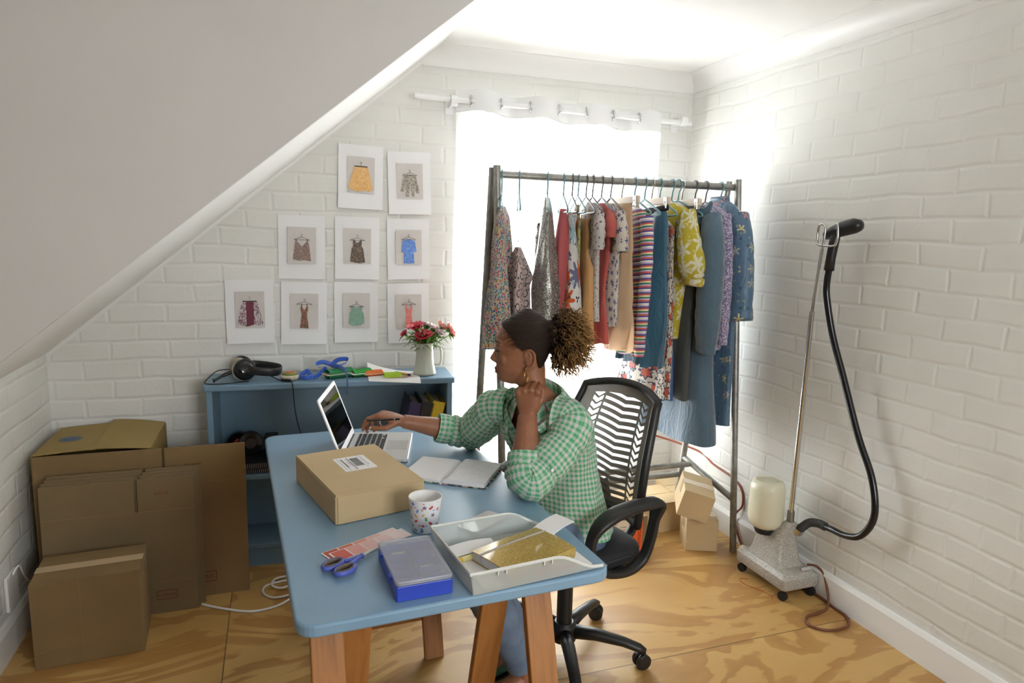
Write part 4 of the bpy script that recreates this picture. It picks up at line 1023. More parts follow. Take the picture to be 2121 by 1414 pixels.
# paint swatch strips
for k, (lab, cols, dx, dy, dz, rz) in enumerate((('orange red colour strip lying under the pink one', [(196, 86, 62), (206, 112, 90), (222, 156, 140), (232, 190, 180), (238, 214, 208)], -.012, .010, .0006, 25.5), ('pink colour strip lying on top of the orange red one', [(208, 100, 88), (222, 160, 152), (228, 186, 184), (232, 204, 204), (238, 220, 220)], .006, -.003, .0022, 24.0))):
    t = thing('colour_strip', lab, 'colour strip', (.205 + dx, 1.632 + dy, Zd + dz), rad(rz), 'paint colour strips on the desk')
    MB().grid(lambda u, v: ((u - .5) * .212, (v - .5) * .052, .004 * u * u), 10, 2).out('card', M_PAPER, t, smooth=True, solid=.0008)
    for i, c in enumerate(cols):
        u0, u1 = .02 + .194 * i, .02 + .194 * i + .176
        MB().grid(lambda u, v: (((u0 + (u1 - u0) * u) - .5) * .212, (v - .5) * .047, .0008 + .004 * (u0 + (u1 - u0) * u) ** 2), 3, 1).out('colour_patch', plain('swatch_ink', srgb(*c), .6), t)

# ------------------------------------------------------------------ clothes rack
RX0, RX1, RBY, RBZ = .892, 2.085, 2.775, 1.775
rack = thing('clothes_rack', 'galvanised pipe clothes rack with slanting legs standing before the curtained window', 'clothes rack', (0, 0, 0))
MB().tube([(RX0, RBY, RBZ), (RX1, RBY, RBZ)], .0165, 14).out('hanging_rail', M_STEEL, rack, smooth='auto')
legs = [((RX0 - .006, RBY - .018, RBZ + .035), (.905, 2.60, 0)), ((RX0 - .012, RBY + .018, RBZ + .03), (.875, 3.02, 0)), ((RX1 + .004, RBY - .018, RBZ + .035), (2.108, 2.615, 0)), ((RX1 - .02, RBY + .02, RBZ + .03), (2.02, 3.02, 0))]
for a, bb in legs: MB().tube([a, bb], .0165, 14).out('leg', M_STEEL, rack, smooth='auto')
def onleg(i, z): a, bb = V(legs[i][0]), V(legs[i][1]); t = (a.z - z) / (a.z - bb.z); return a + (bb - a) * t
for z0 in (.262,): MB().tube([onleg(2, z0), onleg(3, z0 + .12)], .0150, 12).out('end_bar', M_STEEL, rack, smooth='auto')
MB().tube([onleg(0, .262), onleg(1, .382)], .0150, 12).out('end_bar', M_STEEL, rack, smooth='auto')
MB().tube([onleg(1, .36) + V((0, -.06, 0)), onleg(3, .36) + V((0, -.06, 0))], .0150, 12).out('cross_bar', M_STEEL, rack, smooth='auto')
MB().tube([onleg(1, .282), onleg(3, .282)], .0150, 12).out('cross_bar', M_STEEL, rack, smooth='auto')

# ------------------------------------------------------------------ hangers
M_HTEAL = plain('teal_plastic_hanger', srgb(112, 152, 160), .35)
M_HGREY = plain('grey_plastic_hanger', srgb(98, 98, 100), .35)
M_HWHITE = plain('white_hanger_paint', srgb(226, 226, 226), .4)
M_HWOOD = plain('pale_wood_hanger', srgb(220, 202, 182), .5)
def hanger(x, m, lab, kind='shirt', yaw=0.0):
    t = thing('clothes_hanger', lab, 'hanger', (x, RBY, RBZ), yaw, 'hangers on the rail')
    r = .0035
    hk = [(0, .021 * cos(q), .021 * sin(q)) for q in [rad(a) for a in range(200, -40, -20)]]
    hk = [(0, -p[1], p[2]) for p in hk] + [(0, -.006, -.035), (0, 0, -.075)]
    MB().tube(hk, r, 8).out('hook', m if kind != 'clip' else M_CHROME, t, smooth=True)
    if kind == 'shirt':
        P = smooth_path([(0, 0, -.075), (0, -.04, -.090), (0, -.125, -.128), (0, -.140, -.140), (0, -.125, -.147), (0, 0, -.147), (0, .125, -.147), (0, .140, -.140), (0, .125, -.128), (0, .04, -.090), (0, 0, -.075)], 4)
        MB().tube(P, .0045, 8).out('frame', m, t, smooth=True)
    else:
        MB().box((0, 0, -.085), (.010, .30, .032)).out('bar', M_HWOOD, t, bevel=.004)
        b = MB()
        for s in (-1, 1):
            k = MB(); k.box((0, s * .12, -.092), (.020, .022, .050)); k.tube([(-.012, s * .12, -.082), (.012, s * .12, -.082)], .008, 10); k.out('clip', M_CHROME, t, bevel=.002)
    return t

# ------------------------------------------------------------------ fabrics
def fabric(name, base, cols=None, scale=20, petals=0, R=.45, amp=.4, prob=1.0, rough=.8, stretch=(1, 1), second=None, sheen=.2, metal=0, seed=0, outline=None, trans=0, bumpk=.25):
    """woven cloth with printed motifs in metres; petals=0 gives dots, petals=5 stars or flowers"""
    t = NT(name); s = t.sep(t.coord())
    w = t.sep(t.new('ShaderNodeTexCoord').outputs['UV']); uv = t.comb(t.math('MULTIPLY', w[0], stretch[0]), t.math('MULTIPLY', w[1], stretch[1]), seed * 7.3)
    col = base
    nz = t.noise(t.coord(), 14, 3)
    def layer(col, cols, scale, petals, R, amp, prob, sd):
        v = t.vor(t.vmath('ADD', uv, (sd * 3.1, sd * 1.7, 0)), scale, rand=.9)
        q = t.vmath('ADD', uv, (sd * 3.1, sd * 1.7, 0))
        lo = t.sep(t.vmath('SUBTRACT', q, v.outputs['Position'])); cc = t.sep(v.outputs['Color'])
        rd_ = t.math('MULTIPLY', t.vmath('LENGTH', t.comb(lo[0], lo[1], 0)), scale)
        if petals:
            an = t.math('ADD', t.math('ARCTAN2', lo[1], lo[0]), t.math('MULTIPLY', cc[2], 6.28))
            rad_ = t.math('MULTIPLY', R, t.math('ADD', 1 - amp, t.math('MULTIPLY', amp, t.math('COSINE', t.math('MULTIPLY', an, float(petals))))))
        else: rad_ = R
        mk = t.math('MULTIPLY', t.math('LESS_THAN', rd_, rad_), t.math('LESS_THAN', cc[1], prob))
        n = len(cols); pal = t.ramp(cc[0], [(i / n, c) for i, c in enumerate(cols)], 'CONSTANT') if n > 1 else cols[0]
        if outline: 
            inner = t.math('LESS_THAN', rd_, t.math('MULTIPLY', rad_, .72)); pal = t.mix(inner, outline, pal)
        return t.mix(mk, col, pal)
    if cols: col = layer(col, cols, scale, petals, R, amp, prob, 0)
    if second: col = layer(col, *second, 1)
    dk = t.mix(t.math('MULTIPLY', nz, .25), col, (0, 0, 0, 1))
    t.set(Base_Color=dk, Roughness=rough, Sheen_Weight=sheen, Metallic=metal)
    if trans: t.put(t.b.inputs['Transmission_Weight'], trans)
    t.bump(t.math('ADD', t.noise(t.mapv(t.coord(), (1, 1, .35)), 26, 3, .55, 1.4), t.math('MULTIPLY', t.noise(t.coord(), 700, 2), .05)), .5, .014)
    return t.m
def stripes(name, cols, per):
    t = NT(name); s = t.sep(t.coord())
    f = t.math('FRACT', t.math('DIVIDE', t.math('ADD', s[2], t.math('MULTIPLY', s[1], .12)), per)); n = len(cols)
    t.set(Base_Color=t.ramp(f, [(i / n, c) for i, c in enumerate(cols)], 'CONSTANT'), Roughness=.85, Sheen_Weight=.2); return t.m
def sheer(name, col, op=.7):
    t = NT(name); tp = t.new('ShaderNodeBsdfTransparent'); tl = t.new('ShaderNodeBsdfTranslucent'); tl.inputs[0].default_value = col
    t.set(Base_Color=col, Roughness=.8); m1 = t.new('ShaderNodeMixShader'); m1.inputs[0].default_value = .45; m2 = t.new('ShaderNodeMixShader'); m2.inputs[0].default_value = op
    l = t.t.links.new; l(t.b.outputs[0], m1.inputs[1]); l(tl.outputs[0], m1.inputs[2]); l(tp.outputs[0], m2.inputs[1]); l(m1.outputs[0], m2.inputs[2]); l(m2.outputs[0], t.o.inputs[0]); return t.m
def through(m, k=.35):
    """let thin cloth pass some daylight"""
    nt = m.node_tree; b = nt.nodes['Principled BSDF']; o = nt.nodes['Material Output']
    tl = nt.nodes.new('ShaderNodeBsdfTranslucent'); mx = nt.nodes.new('ShaderNodeMixShader'); mx.inputs[0].default_value = k
    src = b.inputs['Base Color']
    if src.is_linked: nt.links.new(src.links[0].from_socket, tl.inputs[0])
    else: tl.inputs[0].default_value = src.default_value
    nt.links.new(b.outputs[0], mx.inputs[1]); nt.links.new(tl.outputs[0], mx.inputs[2]); nt.links.new(mx.outputs[0], o.inputs[0])
    return m

# ------------------------------------------------------------------ garments
def body_mesh(rows, amp=.006, freq=60, ph=0, nseg=56, nz=26, flare=1.0):
    """rows: (z, s_near, s_far, half_thickness), top to bottom; pleats grow downwards"""
    rows = [(z, a, bb, th) for z, a, bb, th in rows]; zt, zb = rows[0][0], rows[-1][0]
    tabs = [[(-r[0], r[k]) for r in rows] for k in (1, 2, 3)]
    rings = []
    for i in range(nz + 1):
        z = zt + (zb - zt) * i / nz; a, bb, th = (lerp_table(tb, -z) for tb in tabs)
        mid, hf = (a + bb) / 2, (bb - a) / 2; g = (i / nz) ** .8; ring = []
        for k in range(nseg):
            q = 2 * pi * k / nseg; c, s_ = cos(q), sin(q)
            y = mid + hf * (abs(c) ** .8) * (1 if c > 0 else -1)
            w = th * (abs(s_) ** .75) * (1 if s_ > 0 else -1)
            x = w * (1 + .35 * sin(freq * .6 * y + ph)) + amp * g * (sin(freq * y + ph + .8 * sin(9 * z)) + .45 * sin(freq * 1.9 * y + 2 * ph))
            ring.append((x, y + .004 * sin(11 * z + ph), z + (.006 * sin(freq * y + ph) if i == nz else 0)))
        rings.append(ring)
    return MB().loft(rings, cap=False, uv=True)
def sleeve(t, pts, radii, m, name='sleeve', fold=.003):
    P = smooth_path(pts, 7); n = len(P); k = len(radii)
    rs = []
    for i in range(n):
        f = i / (n - 1) * (k - 1); j = min(int(f), k - 2); a, b_ = radii[j], radii[j + 1]; u = f - j
        rs.append((a[0] + (b_[0] - a[0]) * u + fold * sin(i * 1.7), a[1] + (b_[1] - a[1]) * u + fold * .6 * sin(i * 2.3 + 1)))
    o = MB().tube(P, rs, 18, cap=False, up=(1, 0, 0), uv=True).out(name, m, t, smooth=True, fix=True, solid=.0015)
    return o
def garment(name, cat, lab, x, rows, m, amp=.006, freq=60, ph=0, yaw=0.0, hang=None, hm=None, hlab=None, body='body', nz=26):
    t = thing(name, lab, cat, (x, RBY, RBZ), yaw, 'clothes on the rail')
    body_mesh(rows, amp, freq, ph, nz=nz).out(body, m, t, smooth=True, fix=True, solid=.0012)
    if hm is not None: hanger(x, hm, hlab, hang or 'shirt', yaw)
    return t
def strap(t, pts, m, w_=.006, nm='strap'):
    MB().tube(smooth_path(pts, 5), [(.0012, w_)] * ((len(pts) - 1) * 5 + 1), 6, up=(1, 0, 0)).out(nm, m, t, smooth=True)

c_ = srgb
F = through(fabric('multicolour_ditsy', c_(196, 200, 200), [c_(214, 70, 78), c_(60, 74, 104), c_(216, 200, 96), c_(96, 140, 110), c_(228, 150, 150), c_(80, 110, 150)], 95, 5, .62, .25), .25)
g1 = garment('floral_maxi_dress', 'dress', 'multicolour floral dress at the left end of the clothes rail', .916, [(-.13, -.06, .07, .012), (-.17, -.12, .13, .025), (-.3, -.12, .13, .036), (-.42, -.13, .14, .036), (-.715, -.16, .17, .058)], F, .009, 55, 0, -.36, 'shirt', M_HTEAL, 'teal hanger carrying the multicolour floral dress')
F = through(fabric('pink_ring_print', c_(226, 202, 198), [c_(226, 202, 198), c_(214, 186, 186)], 24, 0, .42, .2, 1.0, outline=c_(70, 56, 62), second=([c_(60, 130, 80)], 24, 4, .14, .1, .6)), .3)
g2 = garment('slip_dress', 'dress', 'pale pink strappy dress printed with dark rings, second from the left on the rail', .994, [(-.30, -.03, .03, .010), (-.38, -.10, .10, .036), (-.43, -.12, .11, .052), (-.46, -.10, .10, .040), (-.72, -.12, .12, .046)], F, .006, 50, 1, -.30, 'shirt', M_HTEAL, 'teal hanger carrying the pale pink ring print dress')
for s in (-1, 1): strap(g2, [(0, s * .035, -.155), (0, s * .04, -.25), (.004 * s, s * .05, -.345)], F, .005)
F = fabric('silver_sequins', c_(150, 148, 142), [c_(224, 222, 214), c_(112, 108, 104), c_(186, 182, 176), c_(90, 88, 86)], 190, 0, .48, .3, 1.0, .28, metal=.65, bumpk=.5)
g3 = garment('sequin_jacket', 'jacket', 'silver sequin jacket hanging alone, third from the left on the rail', 1.124, [(-.085, -.015, .015, .008), (-.13, -.05, .05, .016), (-.3, -.11, .11, .030), (-.48, -.145, .14, .052), (-.62, -.13, .13, .046)], F, .007, 60, 2, -.36, 'shirt', M_HTEAL, 'teal hanger carrying the silver sequin jacket')
sleeve(g3, [(-.01, .10, -.20), (-.015, .15, -.30), (-.01, .165, -.42)], [(.03, .022), (.034, .026), (.03, .024)], F)
F = sheer('sheer_rose_chiffon', c_(206, 112, 112), .82)
g4 = garment('chiffon_blouse', 'blouse', 'sheer rose red blouse hanging right of the silver sequin jacket', 1.199, [(-.13, -.02, .05, .012), (-.2, -.05, .09, .02), (-.4, -.06, .14, .03), (-.64, -.05, .20, .04)], F, .010, 70, 3, -.26, 'shirt', M_HTEAL, 'teal hanger carrying the sheer rose red blouse')
F = through(fabric('bold_orange_flowers', c_(232, 228, 222), [c_(222, 98, 40), c_(120, 118, 150), c_(170, 200, 206)], 8.5, 8, .55, .28, .8, second=([c_(150, 170, 190), c_(46, 48, 66)], 17, 3, .30, .5, .35)), .25)
g5 = garment('flower_print_dress', 'dress', 'white dress with large orange flowers, tied at the neck, on the rail', 1.240, [(-.145, -.045, .05, .02), (-.175, -.05, .06, .032), (-.19, -.04, .05, .018), (-.4, -.08, .10, .03), (-.66, -.11, .14, .04)], F, .008, 50, 4, -.24, 'shirt', M_HGREY, 'grey hanger carrying the white orange flower dress')
F = through(fabric('yellow_blue_floral', c_(206, 190, 120), [c_(70, 80, 110), c_(222, 204, 90), c_(150, 160, 120)], 40, 5, .55, .3), .3)
g6 = garment('long_floral_dress', 'dress', 'narrow yellow and navy floral dress hanging lowest behind the orange flower dress', 1.268, [(-.11, -.02, .03, .008), (-.2, -.05, .07, .014), (-.5, -.06, .09, .018), (-.78, -.075, .13, .025)], F, .005, 50, 5, -.18, 'shirt', M_HTEAL, 'teal hanger carrying the yellow and navy floral dress')
F = through(fabric('apricot_cotton', c_(226, 176, 116)), .3)
g7 = garment('apricot_dress', 'dress', 'plain apricot sleeveless dress hanging on a grey hanger', 1.307, [(-.17, -.03, .07, .012), (-.24, -.06, .10, .02), (-.32, -.06, .10, .022), (-.38, -.11, .14, .028), (-.72, -.12, .16, .036)], F, .006, 45, 6, -.14, 'shirt', M_HGREY, 'grey hanger carrying the apricot dress')
for s in (-1, 1): strap(g7, [(0, s * .05, -.13), (0, s * .055, -.15), (0, s * .05 + .01, -.19)], F, .014)
F = through(fabric('red_dot_cotton', c_(228, 222, 216), [c_(176, 56, 66), c_(96, 70, 100)], 42, 3, .22, .3, .8), .3)
g8 = garment('spotted_top', 'top', 'off white top with small dark red motifs beside the apricot dress', 1.338, [(-.10, -.03, .05, .012), (-.14, -.10, .12, .02), (-.3, -.10, .13, .024), (-.62, -.115, .15, .03)], F, .006, 55, 7, -.12, 'shirt', M_HGREY, 'grey hanger carrying the off white spotted top')
sleeve(g8, [(-.004, -.105, -.15), (-.008, -.135, -.22), (-.01, -.135, -.30)], [(.020, .03), (.024, .036), (.022, .036)], F)
F = through(fabric('coral_crepe', c_(214, 106, 96), rough=.7), .3)
g9 = garment('coral_dress', 'dress', 'plain coral red dress with short sleeve next to the star print top', 1.383, [(-.10, -.03, .06, .012), (-.14, -.11, .13, .022), (-.30, -.11, .12, .028), (-.45, -.09, .11, .024), (-.72, -.12, .16, .036)], F, .008, 62, 8, -.10, 'shirt', M_HGREY, 'grey hanger carrying the coral red dress')
sleeve(g9, [(-.004, -.11, -.15), (-.008, -.145, -.20), (-.01, -.15, -.25)], [(.020, .03), (.023, .034), (.022, .034)], F)
F = through(fabric('navy_star_cotton', c_(232, 222, 210), [c_(40, 44, 120)], 25, 5, .34, .42, .95), .3)
g10 = garment('star_print_top', 'top', 'cream top covered in navy stars', 1.428, [(-.10, -.03, .06, .012), (-.14, -.12, .14, .022), (-.3, -.105, .13, .026), (-.64, -.125, .16, .034)], F, .005, 50, 9, -.08, 'shirt', M_HGREY, 'grey hanger carrying the cream star print top')
sleeve(g10, [(-.006, -.12, -.15), (-.012, -.165, -.24), (-.016, -.175, -.31)], [(.022, .034), (.028, .042), (.030, .046)], F)
F = sheer('peach_tulle', c_(240, 216, 184), .75)
g11 = garment('tulle_skirt', 'skirt', 'tiered peach tulle skirt clipped to a wooden bar hanger', 1.483, [(-.10, -.09, .09, .012), (-.30, -.11, .12, .028), (-.32, -.105, .115, .02), (-.52, -.12, .14, .034), (-.54, -.115, .135, .026), (-.75, -.15, .19, .046)], F, .010, 75, 10, .05, 'clip', M_HWHITE, 'wooden bar hanger with clips carrying the peach tulle skirt', 'tiers')
body_mesh([(-.10, -.085, .085, .008), (-.4, -.095, .10, .018), (-.66, -.11, .13, .026)], .004, 40, 3).out('lining', fabric('peach_lining', c_(234, 204, 164)), g11, smooth=True, solid=.001)
F = stripes('rainbow_stripe_knit', [c_(228, 222, 208), c_(60, 70, 150), c_(206, 88, 70), c_(190, 176, 206), c_(52, 120, 92), c_(228, 214, 170), c_(196, 84, 76), c_(66, 76, 140), c_(196, 180, 208)], .062)
g12 = garment('striped_top', 'top', 'rainbow striped long sleeved dress beside the teal pleated skirt', 1.547, [(-.115, -.05, .06, .014), (-.15, -.12, .14, .024), (-.36, -.11, .13, .028), (-.78, -.11, .17, .036)], F, .005, 45, 11, .05, 'shirt', M_HTEAL, 'teal hanger carrying the striped dress')
sleeve(g12, [(-.006, -.12, -.16), (-.014, -.148, -.32), (-.016, -.145, -.55), (-.016, -.130, -.775)], [(.024, .036), (.024, .034), (.022, .030), (.018, .028)], F)
F = fabric('teal_velvet', c_(34, 92, 118), rough=.55, sheen=.7)
g13 = garment('velvet_skirt', 'skirt', 'pleated teal velvet skirt clipped right of the striped dress', 1.636, [(-.13, -.12, .10, .016), (-.18, -.13, .12, .024), (-.5, -.15, .16, .036), (-.83, -.155, .20, .046)], F, .011, 80, 12, .05, 'clip', M_HWHITE, 'wooden bar hanger with clips carrying the teal velvet skirt')
MB().tube([(.018 * sin(q), -.01 + .125 * cos(q), -.125 - .012 * cos(q)) for q in [2 * pi * i / 30 for i in range(30)]], [(.012, .003)] * 30, 6, closed=True, up=(0, 0, 1)).out('waistband', plain('black_lace', srgb(34, 32, 36), .8), g13, smooth=True)
F = through(fabric('retro_ring_flowers', c_(222, 214, 200), [c_(206, 92, 66), c_(226, 214, 200)], 15, 7, .56, .18, .9, outline=c_(44, 48, 78), second=([c_(112, 156, 166), c_(46, 50, 84)], 30, 4, .3, .3, .45)), .2)
g14 = garment('retro_print_dress', 'dress', 'long cream dress with orange and navy ring flowers behind the teal velvet skirt', 1.678, [(-.14, -.03, .06, .012), (-.2, -.12, .13, .02), (-.5, -.14, .16, .026), (-.985, -.155, .27, .040)], F, .006, 42, 13, .05, 'shirt', M_HTEAL, 'teal hanger carrying the retro print dress', nz=34)
F = fabric('blue_satin', c_(64, 96, 152), rough=.25, sheen=.1)
g16 = garment('satin_skirt', 'skirt', 'mid blue satin skirt showing below the yellow blouse', 1.712, [(-.60, -.09, .12, .02), (-.7, -.11, .15, .03), (-1.0, -.125, .20, .042)], F, .012, 50, 14, .05)
strap(g16, [(0, -.09, -.16), (0, -.09, -.4), (0, -.09, -.61)], M_HGREY, .003, 'hanging_loop'); strap(g16, [(0, .1, -.16), (0, .1, -.4), (0, .1, -.61)], M_HGREY, .003, 'hanging_loop')
F = through(fabric('yellow_lily_cotton', c_(206, 186, 48), [c_(232, 228, 196)], 14, 6, .60, .34, .8, seed=3, second=([c_(226, 220, 176)], 26, 3, .34, .5, .5)), .15)
g15 = garment('yellow_blouse', 'blouse', 'yellow blouse printed with white lilies, one puff sleeve facing the room', 1.742, [(-.085, -.04, .05, .014), (-.12, -.14, .15, .026), (-.3, -.14, .16, .036), (-.7, -.10, .18, .040)], F, .006, 40, 15, .12, 'shirt', M_HTEAL, 'teal hanger carrying the yellow blouse')
sleeve(g15, [(-.004, -.13, -.13), (-.03, -.170, -.24), (-.025, -.195, -.36), (-.015, -.200, -.42)], [(.024, .036), (.044, .056), (.056, .064), (.034, .050)], F)
MB().tube([(-.012 + .036 * cos(q), -.200 + .050 * sin(q), -.43 + .006 * sin(q)) for q in [2 * pi * i / 26 for i in range(26)]], [(.020, .004)] * 26, 6, closed=True, up=(0, 0, 1), uv=True).out('cuff', F, g15, smooth=True)
F = fabric('dark_olive_wool', c_(74, 78, 76), rough=.9)
g17 = garment('grey_trousers', 'trousers', 'dark grey green trousers hanging between the yellow blouse and the blue grey coat', 1.795, [(-.10, -.12, .12, .012), (-.3, -.14, .14, .02), (-.9, -.13, .14, .024), (-1.0, -.12, .13, .024)], F, .004, 30, 16, .05, 'clip', M_HWHITE, 'wooden bar hanger with clips carrying the dark trousers')
F = fabric('blue_grey_velour', c_(76, 102, 120), rough=.75, sheen=.6)
g18 = garment('hooded_robe', 'robe', 'long blue grey velour hooded robe, the longest garment on the rail', 1.866, [(-.10, -.06, .07, .02), (-.13, -.15, .14, .035), (-.3, -.16, .17, .05), (-.6, -.155, .20, .055), (-1.0, -.185, .27, .07), (-1.205, -.205, .30, .075)], F, .008, 22, 17, .10, 'shirt', M_HGREY, 'grey hanger carrying the blue grey hooded robe', nz=36)
sleeve(g18, [(-.012, -.14, -.15), (-.045, -.195, -.28), (-.058, -.212, -.45), (-.052, -.205, -.62), (-.04, -.19, -.755)], [(.040, .05), (.050, .060), (.054, .062), (.052, .060), (.034, .052)], F)
def hood(u, v):
    a = pi * (u - .5) * 1.15; return (-.022 - .045 * cos(a) * (1 - .55 * v) - .012 * v, -.055 - .115 * sin(a) * (1 - .35 * v) + .03, -.095 - .15 * v - .05 * cos(a) * v + .018 * sin(5 * a))
MB().grid(hood, 18, 8, uvs=(.4, .2)).out('hood', F, g18, smooth=True, solid=.010)
F = through(fabric('lilac_ditsy', c_(176, 172, 200), [c_(110, 104, 150), c_(214, 206, 222), c_(150, 120, 150)], 150, 0, .5), .1)
g19 = garment('lilac_shirt', 'shirt', 'lilac small print long sleeved shirt between the hooded robe and the blue silk robe', 1.925, [(-.085, -.05, .06, .014), (-.12, -.15, .15, .026), (-.4, -.15, .17, .034), (-.75, -.16, .18, .040)], F, .006, 40, 18, .08, 'shirt', M_HGREY, 'grey hanger carrying the lilac shirt')
sleeve(g19, [(-.004, -.14, -.14), (-.014, -.175, -.28), (-.018, -.195, -.45), (-.018, -.200, -.62), (-.016, -.195, -.72)], [(.026, .038), (.030, .040), (.028, .036), (.024, .032), (.022, .030)], F)
F = fabric('embroidered_blue_silk', c_(82, 114, 142), [c_(176, 176, 160), c_(206, 130, 120), c_(206, 196, 140)], 13, 5, .30, .4, .42, rough=.38, sheen=.3, second=([c_(40, 66, 88), c_(150, 160, 140)], 34, 3, .28, .4, .30))
g20 = garment('silk_robe', 'robe', 'embroidered blue silk robe at the right end of the rail by the brick wall', 2.008, [(-.065, -.05, .06, .022), (-.10, -.12, .12, .032), (-.16, -.165, .18, .04), (-.35, -.16, .19, .044), (-.7, -.145, .21, .044), (-1.13, -.165, .24, .046)], F, .006, 26, 19, .10, 'shirt', M_HTEAL, 'teal hanger carrying the blue silk robe', nz=36)
sleeve(g20, [(.0, -.13, -.14), (-.020, -.175, -.26), (-.024, -.195, -.42), (-.020, -.195, -.60)], [(.040, .05), (.050, .064), (.052, .068), (.050, .070)], F)
MB().tube([(-.020 + .052 * cos(q), -.195 + .070 * sin(q), -.585 - .01 * sin(q)) for q in [2 * pi * i / 26 for i in range(26)]], [(.032, .004)] * 26, 6, closed=True, up=(0, 0, 1), uv=True).out('cuff', F, g20, smooth=True)
MB().tube([(.020 * cos(q), .058 * sin(q), -.062 + .004 * cos(q)) for q in [2 * pi * i / 26 for i in range(26)]], [(.016, .003)] * 26, 6, closed=True, up=(0, 0, 1), uv=True).out('collar', F, g20, smooth=True)
hanger(1.60, M_HTEAL, 'empty looking teal hanger between the striped dress and the teal skirt')
hanger(1.775, M_HTEAL, 'teal hanger tilted in front of the yellow blouse collar', yaw=.35)

# ------------------------------------------------------------------ small cartons under the rack
carton('small_carton', 'small cardboard box on the floor beside the right rack leg, under the tilted one', (1.985, 2.735, 0), (.155, .15, .158), rad(-22), M_CARD4, group='small cartons under the rack')
carton('small_carton', 'small cardboard box tilted on top of another beside the rack leg', (1.925, 2.735, .200), (.150, .215, .135), rad(-30), M_CARD4, group='small cartons under the rack', rot=(rad(7), rad(14), rad(-28)))
carton('small_carton', 'small cardboard box beside the tilted pair, right one of two side by side', (1.940, 3.035, 0), (.165, .25, .158), rad(2), M_CARD4, tape=False, group='small cartons under the rack')
carton('small_carton', 'small cardboard box on the floor left one of two side by side behind the chair', (1.760, 3.035, 0), (.165, .25, .155), rad(1), M_CARD4, tape=False, group='small cartons under the rack')
carton('small_carton', 'small cardboard box against the back wall behind the side by side pair', (2.085, 3.115, 0), (.12, .22, .165), rad(0), M_CARD4, tape=False, group='small cartons under the rack')
fb_ = carton('freight_box', 'shipping carton with white papers and an orange freight label behind the chair', (1.530, 2.83, 0), (.30, .22, .195), rad(-3), M_CARD, group=None)
MB().box((-.035, -.1115, .105), (.20, .0006, .165)).out('shipping_papers', plain('cream_label_paper', srgb(214, 200, 176), .7), fb_)
ol = MB().box((.098, -.1122, .100), (.052, .0006, .150)).out('orange_label', plain('orange_label', srgb(226, 92, 28), .6), fb_)
text('label_lettering', 'AIRFREIGHT', .0225, M_BLACKINK, ol, (.108, -.1127, .100), (pi / 2, -pi / 2, 0))
b = MB()
random.seed(9)
for r in range(9):
    for q in range(4):
        if random.random() < .7: b.box((-.115 + q * .045, -.1121, .170 - r * .016), (random.uniform(.012, .034), .0005, .0022))
b.out('lettering', M_BLACKINK, fb_)
b = MB()
for i in range(9): b.box((-.075 + i * .0042, -.1121, .150), (.0022 if i % 3 else .001, .0005, .024))
b.out('barcode', M_BLACKINK, fb_)
# orange cord running along the wall behind the rack
tag(MB().tube(smooth_path([(1.98, D - .03, .40), (2.06, 3.33, .395), (W - .006, 3.10, .36), (W - .006, 2.95, .33), (W - .006, 2.80, .315), (W - .006, 2.71, .28), (W - .008, 2.69, .20), (W - .025, 2.72, .13), (W - .028, 2.66, .02), (W - .035, 2.58, .008), (W - .03, 2.50, .008), (2.15, 2.47, .06), (2.12, 2.45, .10)], 7), .0055, 8).out('extension_cord', plain('rust_cable', srgb(140, 66, 42), .5), smooth=True), 'rust coloured power cord running along the wall behind the rack to the steamer', 'cord')
t = thing('wall_socket', 'white double wall socket with plug low on the back wall behind the rack', 'socket', (1.965, D, .41))
MB().box((0, -.006, 0), (.12, .012, .075)).out('face_plate', M_WHITEP, t, bevel=.003)
MB().box((.03, -.024, 0), (.04, .026, .036)).out('plug', M_WHITEP, t, bevel=.006)

# ------------------------------------------------------------------ garment steamer
st = thing('garment_steamer', 'grey speckled garment steamer with water bottle, pole and black hose by the brick wall', 'garment steamer', (0, 0, 0))
M_SPECK = NT('speckled_grey_enamel'); v_ = M_SPECK.vor(M_SPECK.coord(), 420); cc = M_SPECK.sep(v_.outputs['Color'])
M_SPECK.set(Base_Color=M_SPECK.ramp(cc[0], [(0, srgb(128, 124, 116)), (.25, srgb(158, 154, 145)), (.75, srgb(176, 171, 161)), (1, srgb(205, 200, 190))]), Roughness=.42); M_SPECK = M_SPECK.m
bx0, bx1, by0, by1 = 2.000, 2.192, 2.140, 2.462
def rrect(x0, x1, y0, y1, z, r=.018, n=4): return [((x0 + x1) / 2 + x, (y0 + y1) / 2 + y, z) for x, y in rounded(x1 - x0, y1 - y0, r, n)]
MB().loft([rrect(bx0 + .004, bx1 - .004, by0 + .004, by1 - .004, .052), rrect(bx0, bx1, by0, by1, .060), rrect(bx0, bx1, by0, by1, .100), rrect(bx0 + .018, bx1 - .018, by0 + .018, by1 - .018, .118)]).out('base_tray', M_SPECK, st, smooth='auto')
def saddle(x, y, z):
    """the tower top dips where the bottle sits and rises to the pole socket"""
    return z
tw = []
for z, x0, x1, y0, y1 in ((.112, 2.020, 2.176, 2.205, 2.430), (.135, 2.030, 2.168, 2.222, 2.415), (.20, 2.040, 2.160, 2.236, 2.400), (.250, 2.048, 2.156, 2.240, 2.392)): tw.append(rrect(x0, x1, y0, y1, z, .030, 5))
MB().loft(tw).out('tower', M_SPECK, st, smooth='auto')
MB().loft([rrect(2.046, 2.156, 2.240, 2.330, .235, .025, 5), rrect(2.064, 2.150, 2.238, 2.300, .272, .024, 5), rrect(2.082, 2.140, 2.232, 2.276, .305, .02, 5), rrect(2.086, 2.130, 2.234, 2.270, .312, .016, 5)]).out('pole_socket', M_SPECK, st, smooth='auto')
MB().lathe([(.040, .235), (.046, .252), (.044, .262)], 24, (2.045, 2.335, 0)).out('bottle_seat', M_RUB, st, smooth='auto')
